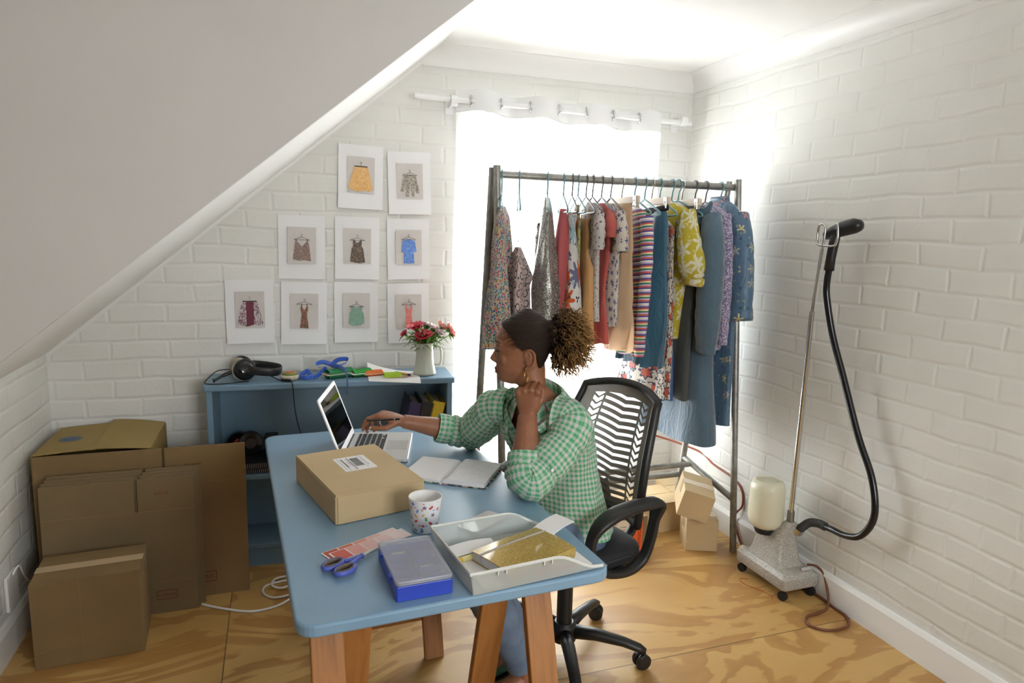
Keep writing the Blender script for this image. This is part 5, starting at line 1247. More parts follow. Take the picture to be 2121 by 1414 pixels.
t_ = NT('milky_polyethylene'); t_.set(Base_Color=srgb(226, 222, 196), Roughness=.35, Subsurface_Weight=.3, Subsurface_Radius=(.02, .02, .012), Transmission_Weight=.12); M_MILK = t_.m
MB().lathe([(.030, .258), (.054, .265), (.070, .284), (.0750, .303), (.0755, .32), (.0755, .438), (.0745, .448), (.0700, .463), (.062, .476), (.054, .481), (.0525, .477), (.051, .474), (.010, .474)], 36, (2.045, 2.335, 0)).out('water_bottle', M_MILK, st, smooth='auto')
MB().lathe([(.029, .262), (.052, .2695), (.067, .288), (.0715, .305), (.0715, .312), (.002, .312)], 30, (2.045, 2.335, 0)).out('water', plain('stale_water', srgb(196, 188, 130), .2), st, smooth=True)
pa, pm, pt = V((2.108, 2.252, .31)), V((2.074, 2.200, 1.245)), V((2.068, 2.170, 1.500))
MB().tube([pa, pm], .0105, 14).out('pole', M_CHROME, st, smooth='auto'); MB().tube([pm, pt], .0062, 10).out('upper_pole', M_CHROME, st, smooth='auto')
MB().tube([pa, pa + (pm - pa) * .055], .0155, 14).out('pole_collar', M_STEEL, st, smooth='auto')
hx = 2.068
hk = smooth_path([(hx, 2.170, 1.49), (hx, 2.163, 1.555), (hx, 2.163, 1.585), (hx, 2.178, 1.597), (hx, 2.198, 1.588), (hx + .002, 2.203, 1.54), (hx, 2.196, 1.518), (hx, 2.17, 1.512), (hx + .002, 2.12, 1.512), (hx + .004, 2.105, 1.522), (hx + .004, 2.100, 1.56), (hx + .002, 2.104, 1.600)], 6)
MB().tube(hk, .0046, 8).out('hanging_hook', M_CHROME, st, smooth=True)
HXc = 2.108
hd = [(HXc, 2.205, 1.548), (HXc, 2.195, 1.553), (HXc, 2.16, 1.565), (HXc, 2.11, 1.580), (HXc, 2.06, 1.590), (HXc, 2.035, 1.592), (HXc, 2.026, 1.592)]
MB().tube(hd, [(.004, .008), (.018, .020), (.025, .026), (.030, .030), (.030, .030), (.022, .024), (.006, .010)], 16).out('steam_head', M_BLK, st, smooth=True)
MB().tube([(HXc - .004, 2.140, 1.570), (HXc - .006, 2.148, 1.52), (HXc - .004, 2.158, 1.46), (HXc - .002, 2.164, 1.415)], [.018, .0195, .0185, .0200], 14).out('handle', M_BLK, st, smooth=True)
hp_ = smooth_path([(HXc - .002, 2.163, 1.425), (2.11, 2.172, 1.36), (2.115, 2.168, 1.296), (2.13, 2.135, 1.15), (2.145, 2.075, .99), (2.155, 1.985, .776), (2.155, 1.905, .64), (2.150, 1.868, .53), (2.145, 1.872, .455), (2.140, 1.915, .388), (2.138, 1.98, .362), (2.140, 2.05, .357), (2.145, 2.105, .350)], 8)
MB().tube(hp_, .0135, 12).out('hose', plain('black_hose', srgb(22, 22, 24), .22), st, smooth=True)
cp = smooth_path([(2.144, 2.09, .352), (2.148, 2.135, .347), (2.150, 2.185, .328), (2.148, 2.222, .292), (2.145, 2.240, .272)], 10); n = len(cp)
dense = []
for i in range(n - 1):
    for k in range(3): dense.append(cp[i] + (cp[i + 1] - cp[i]) * (k / 3))
MB().tube(dense, [.0185 if i % 3 else .0155 for i in range(len(dense))], 12).out('corrugated_sleeve', plain('grey_corrugated_rubber', srgb(62, 62, 60), .45), st, smooth='auto')
MB().tube([(2.146, 2.232, .286), (2.144, 2.246, .262)], [.024, .026], 16).out('hose_fitting', M_CHROME, st, smooth='auto')
pl = MB().box((2.147, 2.165, .1125), (.050, .040, .0015), Euler((rad(42), 0, 0)).to_matrix()).out('rating_plate', plain('blank_rating_plate', srgb(190, 184, 178), .4), st)
MB().box((2.025, 2.44, .1165), (.04, .03, .001), Euler((0, 0, .5)).to_matrix()).out('paper_tag', plain('cream_tag', srgb(214, 200, 166), .7), st)
for cx, cy_ in ((2.022, 2.165), (2.172, 2.165), (2.022, 2.435), (2.172, 2.435)):
    k = MB(); k.lathe([(.019, -.010), (.0205, -.007), (.0205, .007), (.019, .010)], 18, (cx, cy_, .0205), Euler((0, pi / 2, .3)).to_matrix()); k.tube([(cx, cy_, .03), (cx, cy_, .056)], .008, 8)
    k.out('castor', M_RUB, st, smooth='auto')
MB().tube(smooth_path([(2.175, 2.20, .125), (2.196, 2.165, .13), (2.200, 2.12, .10), (2.17, 2.06, .012), (2.10, 2.03, .007), (2.02, 2.02, .0065), (1.985, 1.965, .0065), (2.035, 1.915, .0065), (2.13, 1.918, .0065), (2.182, 1.975, .0065), (2.186, 2.05, .0065), (2.186, 2.12, .012), (2.188, 2.25, .008), (2.188, 2.42, .008)], 8), .0052, 8).out('power_cord', plain('brown_cord', srgb(112, 64, 42), .5), st, smooth=True)
tag(MB().tube(smooth_path([(2.0, 2.36, .0015), (1.965, 2.375, .0015), (1.955, 2.33, .0015), (1.99, 2.25, .0015), (2.0, 2.20, .0015), (1.985, 2.185, .0015)], 6), .0012, 5).out('red_thread', plain('red_thread', srgb(170, 50, 40), .7), smooth=True), 'thin red thread lying on the floor by the steamer', 'thread')

# ------------------------------------------------------------------ office chair
ch = thing('office_chair', 'black swivel chair with mesh back that the woman sits on', 'office chair', (.965, 2.095, 0), rad(15))
M_CHAIR = plain('black_chair_plastic', srgb(30, 29, 28), .42, noise=.08, nscale=60, bump=.05, bscale=400)
MB().tube([(0, 0, .075), (0, 0, .30)], .0285, 20).out('gas_column_cover', M_CHAIR, ch, smooth='auto')
MB().tube([(0, 0, .29), (0, 0, .43)], .018, 16).out('gas_column', M_GLOSSBLK, ch, smooth='auto')
MB().lathe([(.045, .065), (.048, .075), (.046, .12), (.034, .135)], 24).out('hub', M_CHAIR, ch, smooth='auto')
for k in range(5):
    a = rad(-33 - 15 + 72 * k); u = V((cos(a), sin(a), 0)); e = u * .285
    leg = MB().tube([u * .03 + V((0, 0, .098)), u * .12 + V((0, 0, .100)), u * .22 + V((0, 0, .088)), u * .275 + V((0, 0, .074)), u * .298 + V((0, 0, .066))], [(.026, .026), (.022, .024), (.017, .021), (.015, .020), (.008, .012)], 12, up=(0, 0, 1)).out('base_leg', M_CHAIR, ch, smooth=True)
    a2 = a + (k * 1.3 + .6); M_ = Matrix.Rotation(a2, 3, 'Z') @ Euler((pi / 2, 0, 0)).to_matrix(); off = Matrix.Rotation(a2, 3, 'Z') @ V((0, 1, 0))
    c = MB()
    for s in (-1, 1): c.lathe([(.012, -.010), (.0255, -.010), (.0285, -.004), (.0285, .005), (.024, .010), (.010, .010)], 20, e + off * (.014 * s) + V((0, 0, .029)), M_)
    c.tube([e + V((0, 0, .03)), e + V((0, 0, .075))], .007, 8)
    c.out('castor', M_CHAIR, leg, smooth='auto')
t_ = NT('black_seat_mesh'); s_ = t_.sep(t_.coord())
ck = t_.math('MULTIPLY', t_.math('SINE', t_.math('MULTIPLY', t_.math('ADD', s_[0], s_[1]), 1100)), t_.math('SINE', t_.math('MULTIPLY', t_.math('SUBTRACT', s_[0], s_[1]), 1100)))
t_.set(Base_Color=t_.ramp(ck, [(.45, srgb(24, 24, 26)), (.6, srgb(62, 62, 66))]), Roughness=.8); M_SEAT = t_.m
rings = []
for z, gx, gy in ((.425, .19, .20), (.436, .225, .235), (.462, .240, .248), (.482, .236, .244), (.492, .215, .225), (.494, .12, .12)):
    rings.append([(x * (.80 if x > 0 else 1) , y, z - (.035 * max(0, -x / .24) ** 3 + .012 * max(0, x / .24) ** 2 if z > .43 else 0)) for x, y in rounded(2 * gx, 2 * gy, gx * .62, 7)])
MB().loft(rings).out('seat', M_SEAT, ch, smooth=True)
MB().box((.02, 0, .417), (.22, .20, .03)).out('tilt_mechanism', M_CHAIR, ch, bevel=.008)
# back: curved mesh in a moulded frame
def backp(u, v, o=0.0):
    """u across -1..1, v up 0..1"""
    hw = .205 + .022 * sin(pi * min(1, v * 1.05)) - .015 * v; y = u * hw
    z = .545 + .45 * v - .030 * u * u * (v > .5) * (2 * v - 1)
    x = .190 + .075 * v + .028 * sin(pi * v * 1.1) * -1 + .0 - .050 * u * u + o
    return V((x, y, z))
outl = [backp(-1 + 2 * i / 16, 0) for i in range(17)] + [backp(1, j / 16) for j in range(1, 16)] + [backp(1 - 2 * i / 16, 1) for i in range(17)] + [backp(-1, 1 - j / 16) for j in range(1, 16)]
MB().tube(outl, [(.016, .014)] * len(outl), 10, closed=True, up=(1, 0, 0)).out('back_frame', M_CHAIR, ch, smooth=True)
t_ = NT('chair_back_mesh'); uv = t_.sep(t_.new('ShaderNodeTexCoord').outputs['UV']); U, Vv = t_.math('SUBTRACT', uv[0], .5), uv[1]
au = t_.math('ABSOLUTE', U)
kink = t_.math('MULTIPLY', t_.math('ABSOLUTE', t_.math('SUBTRACT', U, -.02)), .16)
bars = t_.math('LESS_THAN', t_.math('FRACT', t_.math('MULTIPLY', t_.math('SUBTRACT', Vv, kink), 17.0)), .40)
inb = t_.math('LESS_THAN', au, .235)
chev = t_.math('MULTIPLY', t_.math('ABSOLUTE', t_.math('SUBTRACT', au, .315)), .62)
bars2 = t_.math('LESS_THAN', t_.math('FRACT', t_.math('MULTIPLY', t_.math('SUBTRACT', Vv, chev), 17.0)), .58)
inc = t_.math('LESS_THAN', t_.math('ABSOLUTE', t_.math('SUBTRACT', au, .315)), .052)
zone = t_.math('MULTIPLY', t_.math('LESS_THAN', t_.math('ABSOLUTE', t_.math('SUBTRACT', Vv, .49)), .43), 1.0)
slot = t_.math('MULTIPLY', t_.math('MAXIMUM', t_.math('MULTIPLY', bars, inb), t_.math('MULTIPLY', bars2, inc)), zone)
dots = t_.math('MULTIPLY', t_.math('SINE', t_.math('MULTIPLY', t_.math('ADD', U, Vv), 420)), t_.math('SINE', t_.math('MULTIPLY', t_.math('SUBTRACT', U, Vv), 420)))
hole = t_.math('GREATER_THAN', dots, .15)
alpha = t_.math('SUBTRACT', 1.0, t_.math('MAXIMUM', t_.math('MULTIPLY', slot, .62), t_.math('MULTIPLY', hole, .03)))
t_.set(Base_Color=srgb(104, 95, 84), Roughness=.7, Alpha=alpha); M_BACKM = through(t_.m, .10)
MB().grid(lambda u, v: backp(-.97 + 1.94 * u, .02 + .96 * v), 24, 24).out('back_mesh', M_BACKM, ch, smooth=True, fix=False)
sp = [(.06, 0, .41), (.17, 0, .405), (.245, 0, .44), (.262, 0, .52), (.255, 0, .60)]
for s in (-1, 1): MB().tube(smooth_path([(x, s * .06 + s * .04 * (z - .41) / .19, z) for x, y, z in sp], 5), [(.012, .020)] * 21, 8).out('back_support', M_CHAIR, ch, smooth=True)
def armloop(s):
    y = s * .272
    P = [(.150, .655), (.10, .662), (.02, .664), (-.06, .652), (-.115, .622), (-.138, .572), (-.120, .510), (-.07, .462), (.0, .440), (.06, .442), (.105, .470), (.128, .530), (.140, .60)]
    P = [(x, y + s * .012 * sin((z - .44) * 6), z) for x, z in P]; n = 5
    Q = smooth_path(P, n, True); R_ = []
    for q in Q:
        top_ = max(0, min(1, (q.z - .60) / .05)); R_.append((.014 + .003 * top_, .022 + .014 * top_))
    MB().tube(Q, R_, 12, closed=True, up=(0, 0, 1) if False else (0, 1, 0)).out('armrest', M_CHAIR, ch, smooth=True)
    MB().tube([(.02, y * .6, .428), (.02, y, .440)], [(.014, .03), (.014, .03)], 10).out('armrest_bracket', M_CHAIR, ch, smooth='auto')
def armloop2(s):
    """flat band of plastic bent into a closed loop: wide across, thin through"""
    P = [(.150, .655), (.10, .662), (.02, .664), (-.06, .652), (-.115, .622), (-.138, .572), (-.120, .510), (-.07, .462), (.0, .440), (.06, .442), (.105, .470), (.128, .530), (.140, .60)]
    y = s * .272; Q = smooth_path([(x, 0, z) for x, z in P], 5, True); rings = []; n = len(Q)
    for i in range(n):
        tn = (Q[(i + 1) % n] - Q[i - 1]).normalized(); nr = V((-tn.z, 0, tn.x)); q = Q[i]
        top_ = max(0, min(1, (q.z - .60) / .05)); a, w_ = .0125 + .002 * top_, .020 + .014 * top_
        yy = y + s * .012 * sin((q.z - .44) * 6)
        rings.append([q + nr * (a * (abs(cos(t)) ** .7) * (1 if cos(t) > 0 else -1)) + V((0, yy + w_ * (abs(sin(t)) ** .7) * (1 if sin(t) > 0 else -1), 0)) for t in [2 * pi * k / 14 for k in range(14)]])
    rings.append(rings[0])
    MB().loft(rings, cap=False).out('armrest', M_CHAIR, ch, smooth=True)
    MB().tube([(.02, y * .55, .424), (.02, y, .438)], [(.012, .03), (.012, .03)], 10).out('armrest_bracket', M_CHAIR, ch, smooth='auto')
for s in (-1, 1): armloop2(s)

# ------------------------------------------------------------------ the woman
woman = thing('person', 'woman in a green gingham shirt and jeans, chin on her fist, reading a laptop', 'person', (0, 0, 0))
def skinmat():
    t = NT('brown_skin'); n1 = t.noise(t.coord(), 30, 4); n2 = t.noise(t.coord(), 5, 2)
    t.set(Base_Color=t.mix(t.math('MULTIPLY', n2, .3), t.ramp(n1, [(.3, srgb(138, 92, 64)), (.7, srgb(156, 106, 76))]), srgb(146, 84, 62)), Roughness=.46, Subsurface_Weight=.12, Subsurface_Radius=(.012, .005, .003), Subsurface_Scale=.3)
    t.bump(t.noise(t.coord(), 420, 2), .10, .0008)
    return t.m
M_SKIN = skinmat()
M_LIP = plain('lip_skin', srgb(136, 76, 66), .4)
M_NAIL = plain('pale_nail', srgb(222, 190, 166), .25)
HO = V((.734, 2.013, 1.174)); HF, HL = V((-.939, .343, 0)), V((-.343, -.939, 0)); HU = V((0, 0, 1))
def hp3(x, y, z): return HO + HF * x + HL * y + HU * z
# profile tables in head space: height -> front, back, half width
fr = [(-.122, .030), (-.117, .050), (-.110, .0615), (-.103, .0655), (-.095, .0645), (-.088, .0675), (-.080, .0700), (-.072, .0720), (-.060, .0730), (-.045, .0760), (-.030, .0745), (-.015, .0745), (.0, .0755), (.015, .0765), (.035, .0745), (.055, .064), (.075, .048), (.095, .022), (.110, -.002), (.119, -.020)]
bk = [(-.122, .000), (-.110, -.008), (-.095, -.020), (-.08, -.052), (-.06, -.074), (-.03, -.088), (.0, -.096), (.03, -.100), (.06, -.094), (.085, -.078), (.105, -.055), (.119, -.026)]
wd = [(-.122, .016), (-.115, .028), (-.105, .038), (-.095, .046), (-.08, .055), (-.06, .061), (-.04, .0655), (-.015, .069), (.01, .0725), (.035, .0735), (.06, .069), (.08, .058), (.10, .038), (.112, .022), (.119, .006)]
def headring(z, off=0.0, n=40):
    f, b_, w_ = lerp_table(fr, z) + off, lerp_table(bk, z) - off, lerp_table(wd, z) + off
    cx = (f * .40 + b_ * .60); ring = []
    for k in range(n):
        a = 2 * pi * k / n; c, s_ = cos(a), sin(a)
        if c >= 0:
            e = .92 if z > .0 else .80
            x = cx + (f - cx) * (c ** e); y = w_ * (abs(s_) ** .86) * (1 if s_ >= 0 else -1)
        else:
            x = cx + (cx - b_) * -((-c) ** .95); y = w_ * (abs(s_) ** .95) * (1 if s_ >= 0 else -1)
        ring.append(hp3(x, y, z))
    return ring
body = MB()
zs = [-.122 + .241 * i / 34 for i in range(35)]
body.loft([headring(z) for z in zs])
# nose
body.loft([[hp3(.070 + dx, y * w_, z) for dx, y in ((0, -1), (p * .55, -.72), (p, -.22), (p, .22), (p * .55, .72), (0, 1), (-.015, 0))] for z, p, w_ in ((.004, .004, .007), (-.012, .0085, .008), (-.026, .0160, .0095), (-.036, .0225, .0135), (-.042, .0245, .0165), (-.048, .0200, .0175), (-.053, .011, .0150), (-.055, .004, .011))])
for s in (-1, 1): body.ball(hp3(.074, s * .0125, -.0455), (.010, .0085, .008), 10, 8)
# lips, brow ridge, cheek, eyelids, ear
def lip(z, x, r, w_): body.tube([hp3(x - .012, -w_, z), hp3(x - .002, -w_ * .5, z + .001), hp3(x, 0, z), hp3(x - .002, w_ * .5, z + .001), hp3(x - .012, w_, z)], [r * .4, r * .9, r, r * .9, r * .4], 8)
lip(-.0730, .0745, .0056, .022); lip(-.0850, .0722, .0066, .020)
body.ball(hp3(.060, 0, -.104), (.010, .016, .010), 12, 8)
for s in (-1, 1):
    body.tube([hp3(.068, s * .010, .012), hp3(.068, s * .028, .017), hp3(.056, s * .050, .012)], [.006, .008, .006], 8)
    body.ball(hp3(.0575, s * .031, -.004), (.0135, .0150, .0115), 14, 10, Matrix((HF, HL, HU)).transposed())
    body.ball(hp3(.042, s * .042, -.036), (.020, .015, .022), 12, 8)
    # ear: rim, lobe, bowl
    E0 = lambda x, z, y=.0: hp3(x, s * (.068 + y), z)
    rim_ = smooth_path([E0(-.018, -.022, .001), E0(-.020, -.008, .005), E0(-.030, .000, .010), E0(-.044, -.006, .014), E0(-.050, -.024, .015), E0(-.044, -.044, .012), E0(-.032, -.058, .007), E0(-.024, -.066, .003), E0(-.019, -.058, .002)], 4)
    body.tube(rim_, .0040, 8)
    body.tube([E0(-.022, -.040, .004), E0(-.034, -.034, .007), E0(-.038, -.020, .008), E0(-.032, -.010, .006)], .0042, 8)
    body.ball(E0(-.032, -.030, .000), (.017, .006, .026), 12, 8, Matrix((HF, HL, HU)).transposed())
    body.ball(E0(-.0235, -.0615, .003), (.0055, .005, .007), 10, 6)
# neck and trunk
def ell(c, L, F_, hw, hd, n=32): c, L, F_ = V(c), V(L), V(F_); return [c + L * (hw * cos(2 * pi * k / n)) + F_ * (hd * sin(2 * pi * k / n)) for k in range(n)]
Lh, Fh = V((.256, -.966, 0)), V((-.966, -.256, 0)); Ls, Fs = V((.568, -.823, 0)), V((-.823, -.568, 0))
def lf(t):
    L = (Lh * (1 - t) + Ls * t).normalized(); return L, V((L.y, -L.x, 0))
body.loft([ell(hp3(-.030, 0, -.03), HL, HF, .050, .052), ell(hp3(-.034, 0, -.08), HL, HF, .050, .052), ell(hp3(-.038, 0, -.12), HL, HF, .049, .050), ell((.797, 2.012, 1.025), Ls, Fs, .054, .052), ell((.806, 2.012, .99), Ls, Fs, .075, .062), ell((.81, 2.01, .965), Ls, Fs, .11, .065)])
TRUNK = [(.50, .945, 2.07, .165, .115, 0), (.56, .94, 2.07, .165, .115, .05), (.66, .915, 2.06, .140, .100, .25), (.74, .890, 2.05, .135, .098, .5), (.82, .865, 2.04, .142, .100, .7), (.89, .84, 2.025, .146, .100, .88), (.94, .82, 2.01, .136, .080, .97), (.970, .808, 2.008, .095, .060, 1), (.995, .803, 2.008, .066, .048, 1)]
def trunkring(z, x, y, hw, hd, t, off=0.0, n=32):
    L, F_ = lf(t); return ell((x, y, z), L, F_, hw + off, hd + off, n)
body.loft([trunkring(*r) for r in TRUNK])
def limb(pts, rs, seg=16): body.tube(pts, rs, seg)
nSh, nEl, nWr = V((.872, 1.872, .952)), V((.690, 1.818, .792)), V((.731, 1.915, .968))
fSh, fEl, fWr = V((.690, 2.130, .952)), V((.650, 2.325, .803)), V((.420, 2.342, .858))
def mid(a, b_, t): return a + (b_ - a) * t
limb([nSh + V((-.03, .03, -.015)), nSh + V((-.004, .004, -.008)), mid(nSh, nEl, .35), mid(nSh, nEl, .8), nEl], [.034, .040, .040, .038, .036]); body.ball(nEl, .037)
limb([nEl, mid(nEl, nWr, .2), mid(nEl, nWr, .45), mid(nEl, nWr, .8), nWr], [.039, .046, .0435, .034, .0300])
limb([fSh + V((.03, -.03, -.015)), fSh + V((.004, -.004, -.008)), mid(fSh, fEl, .35), mid(fSh, fEl, .8), fEl], [.034, .040, .040, .038, .036]); body.ball(fEl, .037)
limb([fEl, mid(fEl, fWr, .25), mid(fEl, fWr, .5), mid(fEl, fWr, .82), fWr], [.038, .041, .037, .028, .0255])
nails = []
def hand(W_, d, n, s, flex, thumb, spread=(.10, .03, -.03, -.10), scale=1.0):
    """W_ wrist, d towards the knuckles, n out of the back of the hand, s towards the thumb"""
    W_, d, n = V(W_), V(d).normalized(), V(n); n = (n - d * n.dot(d)).normalized(); s = V(s); s = (s - d * s.dot(d) - n * s.dot(n)).normalized()
    k = scale
    rg = []
    for t, hw, hd, o in ((-.012, .025, .021, 0), (.012, .028, .019, 0), (.035, .036, .0175, .001), (.062, .040, .0155, .001), (.082, .041, .0135, 0), (.094, .038, .010, -.002)):
        rg.append([W_ + d * (t * k) + s * (hw * k * (abs(cos(q)) ** .8) * (1 if cos(q) > 0 else -1)) + n * (hd * k * (abs(sin(q)) ** .9) * (1 if sin(q) > 0 else -1) + o) for q in [2 * pi * j / 20 for j in range(20)]])
    body.loft(rg)
    Ls_ = ((.041, .025, .021), (.045, .029, .022), (.042, .027, .021), (.033, .021, .019)); offs = (.0295, .0100, -.0100, -.0280); reach = (.088, .092, .088, .080)
    for i in range(4):
        if flex[i][0] > 60: body.ball(W_ + d * ((reach[i] - .004) * k) + s * (offs[i] * 1.06 * k) + n * (.0045 * k), .0118 * k, 10, 8)
        p = W_ + d * (reach[i] * k) + s * (offs[i] * k) + n * .001; dd = (d + s * spread[i]).normalized(); ax = dd.cross(n).normalized()
        pts, rs = [p - dd * .02, p], [.0100 * k, .0102 * k]; a = 0
        for j in range(3):
            a += flex[i][j]; q = Matrix.Rotation(-rad(a), 3, ax) @ dd
            e = p + q * (Ls_[i][j] * k); r0 = (.0092, .0083, .0074)[j] * (.9 if i == 3 else 1) * k
            pts += [mid(p, e, .5), e]; rs += [r0 * .97, r0 * (1.02 if j < 2 else .72)]; p = e
        body.tube(pts, rs, 10); body.ball(p - q * .001, r0 * .80, 8, 6)
        nn = Matrix.Rotation(-rad(a), 3, ax) @ n; nails.append((p - q * .005 + nn * r0 * .72, q, nn))
    base = W_ + d * (.022 * k) + s * (.020 * k) - n * (.006 * k); pts, rs = [base - d * .01, base], [.013 * k, .0155 * k]; p = base
    for (td, ts, tn), L, r in zip(thumb, (.042, .032, .026), (.0125, .0102, .0088)):
        q = (d * td + s * ts + n * tn).normalized(); e = p + q * (L * k); pts += [mid(p, e, .5), e]; rs += [r * k * 1.02, r * k * .92]; p = e
    body.tube(pts, rs, 10); body.ball(p, .0076 * k, 8, 6)
    tnn = (n * .5 + s * .85).normalized(); tnn = (tnn - q * tnn.dot(q)).normalized(); nails.append((p - q * .004 + tnn * .0060 * k, q, tnn))
vd, cr = V((.343, .939, 0)), V((.939, -.343, 0))
# her left hand: loose fist under the chin, its back to the room
hand(nWr, V((-.02, -.06, .96)), -vd + V((-.22, .1, .30)), cr, [(78, 92, 55), (80, 95, 60), (82, 95, 60), (84, 95, 58)], ((.80, .45, -.45), (.85, -.05, -.55), (.45, -.55, -.70)), (.06, .02, -.03, -.08), .97)
# her right hand: held over the keyboard with a pencil between the fingers
hand(fWr, V((-.90, .36, .26)), V((-.15, .05, .98)), -vd, [(30, 42, 22), (40, 52, 28), (48, 56, 30), (54, 58, 30)], ((.62, .62, -.50), (.95, .18, -.30), (.97, .0, -.22)), (.12, .03, -.03, -.08), .98)
# legs and feet
nHip, nKn, nAn = V((.935, 1.985, .535)), V((.578, 1.832, .470)), V((.738, 1.925, .105))
fHip, fKn, fAn = V((.915, 2.165, .535)), V((.600, 2.040, .475)), V((.800, 2.105, .105))
for h, k_, a_ in ((nHip, nKn, nAn), (fHip, fKn, fAn)):
    limb([h, mid(h, k_, .4), mid(h, k_, .85), k_], [.080, .074, .060, .054]); body.ball(k_, .054)
    limb([k_, mid(k_, a_, .3), mid(k_, a_, .6), mid(k_, a_, .88), a_], [.052, .054, .044, .034, .034])
    limb([a_, a_ + V((0, 0, -.04)), a_ + V((-.06, -.02, -.062)), a_ + V((-.13, -.045, -.078)), a_ + V((-.17, -.06, -.083))], [.034, .036, .032, .026, .014])
raw = body.out('body_raw', M_SKIN, None)
md = raw.modifiers.new('r', 'REMESH'); md.mode = 'VOXEL'; md.voxel_size = .0027; md.use_smooth_shade = True
md = raw.modifiers.new('s', 'SMOOTH'); md.factor = .5; md.iterations = 6
dg = bpy.context.evaluated_depsgraph_get()
me = bpy.data.meshes.new_from_object(raw.evaluated_get(dg))
bpy.data.objects.remove(raw)
me.materials.clear()
for m in (M_SKIN, M_LIP): me.materials.append(m)
idx = []
for p in me.polygons:
    q = V(p.center) - HO; x, y, z = q.dot(HF), q.dot(HL), q.z; k_ = 0
    if x > .052 and abs(y) < .023:
        zc = -.0785 + .10 * y * y / .02; hgt = .0112 * (1 - (y / .0235) ** 2)
        if abs(z - zc) < hgt and x > lerp_table(fr, z) - .018: k_ = 1
    idx.append(k_)
me.polygons.foreach_set('material_index', idx)
me.polygons.foreach_set('use_smooth', [True] * len(me.polygons))
bo = bpy.data.objects.new('body', me); C.objects.link(bo); bo.parent = woman
for c, q, nn in nails:
    sd = q.cross(nn).normalized(); M_ = Matrix((sd, q, nn)).transposed()
    MB().ball(c, (.0050, .0068, .0016), 10, 6, M_).out('fingernail', M_NAIL, woman, smooth=True)
# eyes lowered: lids with lashes, brows
M_LASH = plain('dark_lash', srgb(26, 18, 14), .6)
for s in (-1, 1):
    MB().tube([hp3(.0705, s * .019, -.0110), hp3(.0722, s * .028, -.0135), hp3(.0675, s * .038, -.0125), hp3(.0600, s * .044, -.0095)], [(.0012, .0022), (.0016, .0032), (.0016, .0030), (.0008, .0014)], 6).out('eyelashes', M_LASH, woman, smooth=True)
    MB().tube([hp3(.0745, s * .014, .0135), hp3(.0750, s * .027, .0195), hp3(.0665, s * .043, .0195), hp3(.0570, s * .053, .0135)], [(.0016, .0024), (.0018, .0030), (.0015, .0022), (.0008, .0010)], 6).out('eyebrow', plain('eyebrow_hair', srgb(52, 36, 28), .8), woman, smooth=True)
# hair: pulled-back cap and curly puff
def hairmat(name, dark, lite, d0, d1):
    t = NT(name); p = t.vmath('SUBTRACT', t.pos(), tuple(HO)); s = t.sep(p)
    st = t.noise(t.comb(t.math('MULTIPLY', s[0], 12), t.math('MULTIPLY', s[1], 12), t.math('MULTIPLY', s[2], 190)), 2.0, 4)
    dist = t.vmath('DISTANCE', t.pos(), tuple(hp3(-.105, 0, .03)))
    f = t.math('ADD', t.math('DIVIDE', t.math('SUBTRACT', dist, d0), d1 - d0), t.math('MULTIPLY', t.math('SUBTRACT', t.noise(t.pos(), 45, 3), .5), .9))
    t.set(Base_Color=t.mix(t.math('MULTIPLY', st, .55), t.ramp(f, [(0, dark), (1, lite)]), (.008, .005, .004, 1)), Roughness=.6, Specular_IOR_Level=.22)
    t.bump(st, .9, .006)
    return t.m
M_HAIR = hairmat('dark_brown_hair', srgb(44, 31, 23), srgb(58, 40, 28), .02, .30)
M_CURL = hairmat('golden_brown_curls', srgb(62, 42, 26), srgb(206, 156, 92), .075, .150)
poly = [(.0575, .070), (.047, .060), (.034, .048), (.022, .034), (.010, .016), (-.004, .003), (-.010, -.004), (-.022, .004), (-.040, .004), (-.054, -.012), (-.058, -.036), (-.064, -.062), (-.086, -.070), (-.13, -.05), (-.13, .2), (.07, .2)]
def inpoly(x, y):
    c = False; j = len(poly) - 1
    for i in range(len(poly)):
        (xi, yi), (xj, yj) = poly[i], poly[j]
        if (yi > y) != (yj > y) and x < (xj - xi) * (y - yi) / (yj - yi) + xi: c = not c
        j = i
    return c
hb = MB(); zz = [-.07 + .1905 * i / 150 for i in range(151)]
hb.loft([headring(z, .0045 + .003 * min(1, max(0, (z + .02) / .1)), 200) for z in zz], cap=True)
keep = []
for i, f in enumerate(hb.f):
    c = sum((V(hb.v[j]) for j in f), V((0, 0, 0))) / len(f) - HO
    if inpoly(c.dot(HF), c.z): keep.append(f)
hb.f = keep; hb.m = [0] * len(keep)
hb.out('hair', M_HAIR, woman, smooth=True, fix=False, solid=.003)
rnd = random.Random(21)
pc = V((-.158, .0, .036)); core = MB()
core.ball(hp3(-.155, 0, .02), (.048, .060, .066), 20, 14, Matrix((HF, HL, HU)).transposed()); core.ball(hp3(-.102, 0, .032), (.040, .048, .056), 16, 12)
core.out('hair_core', M_HAIR, woman, smooth=True)
cb = MB()
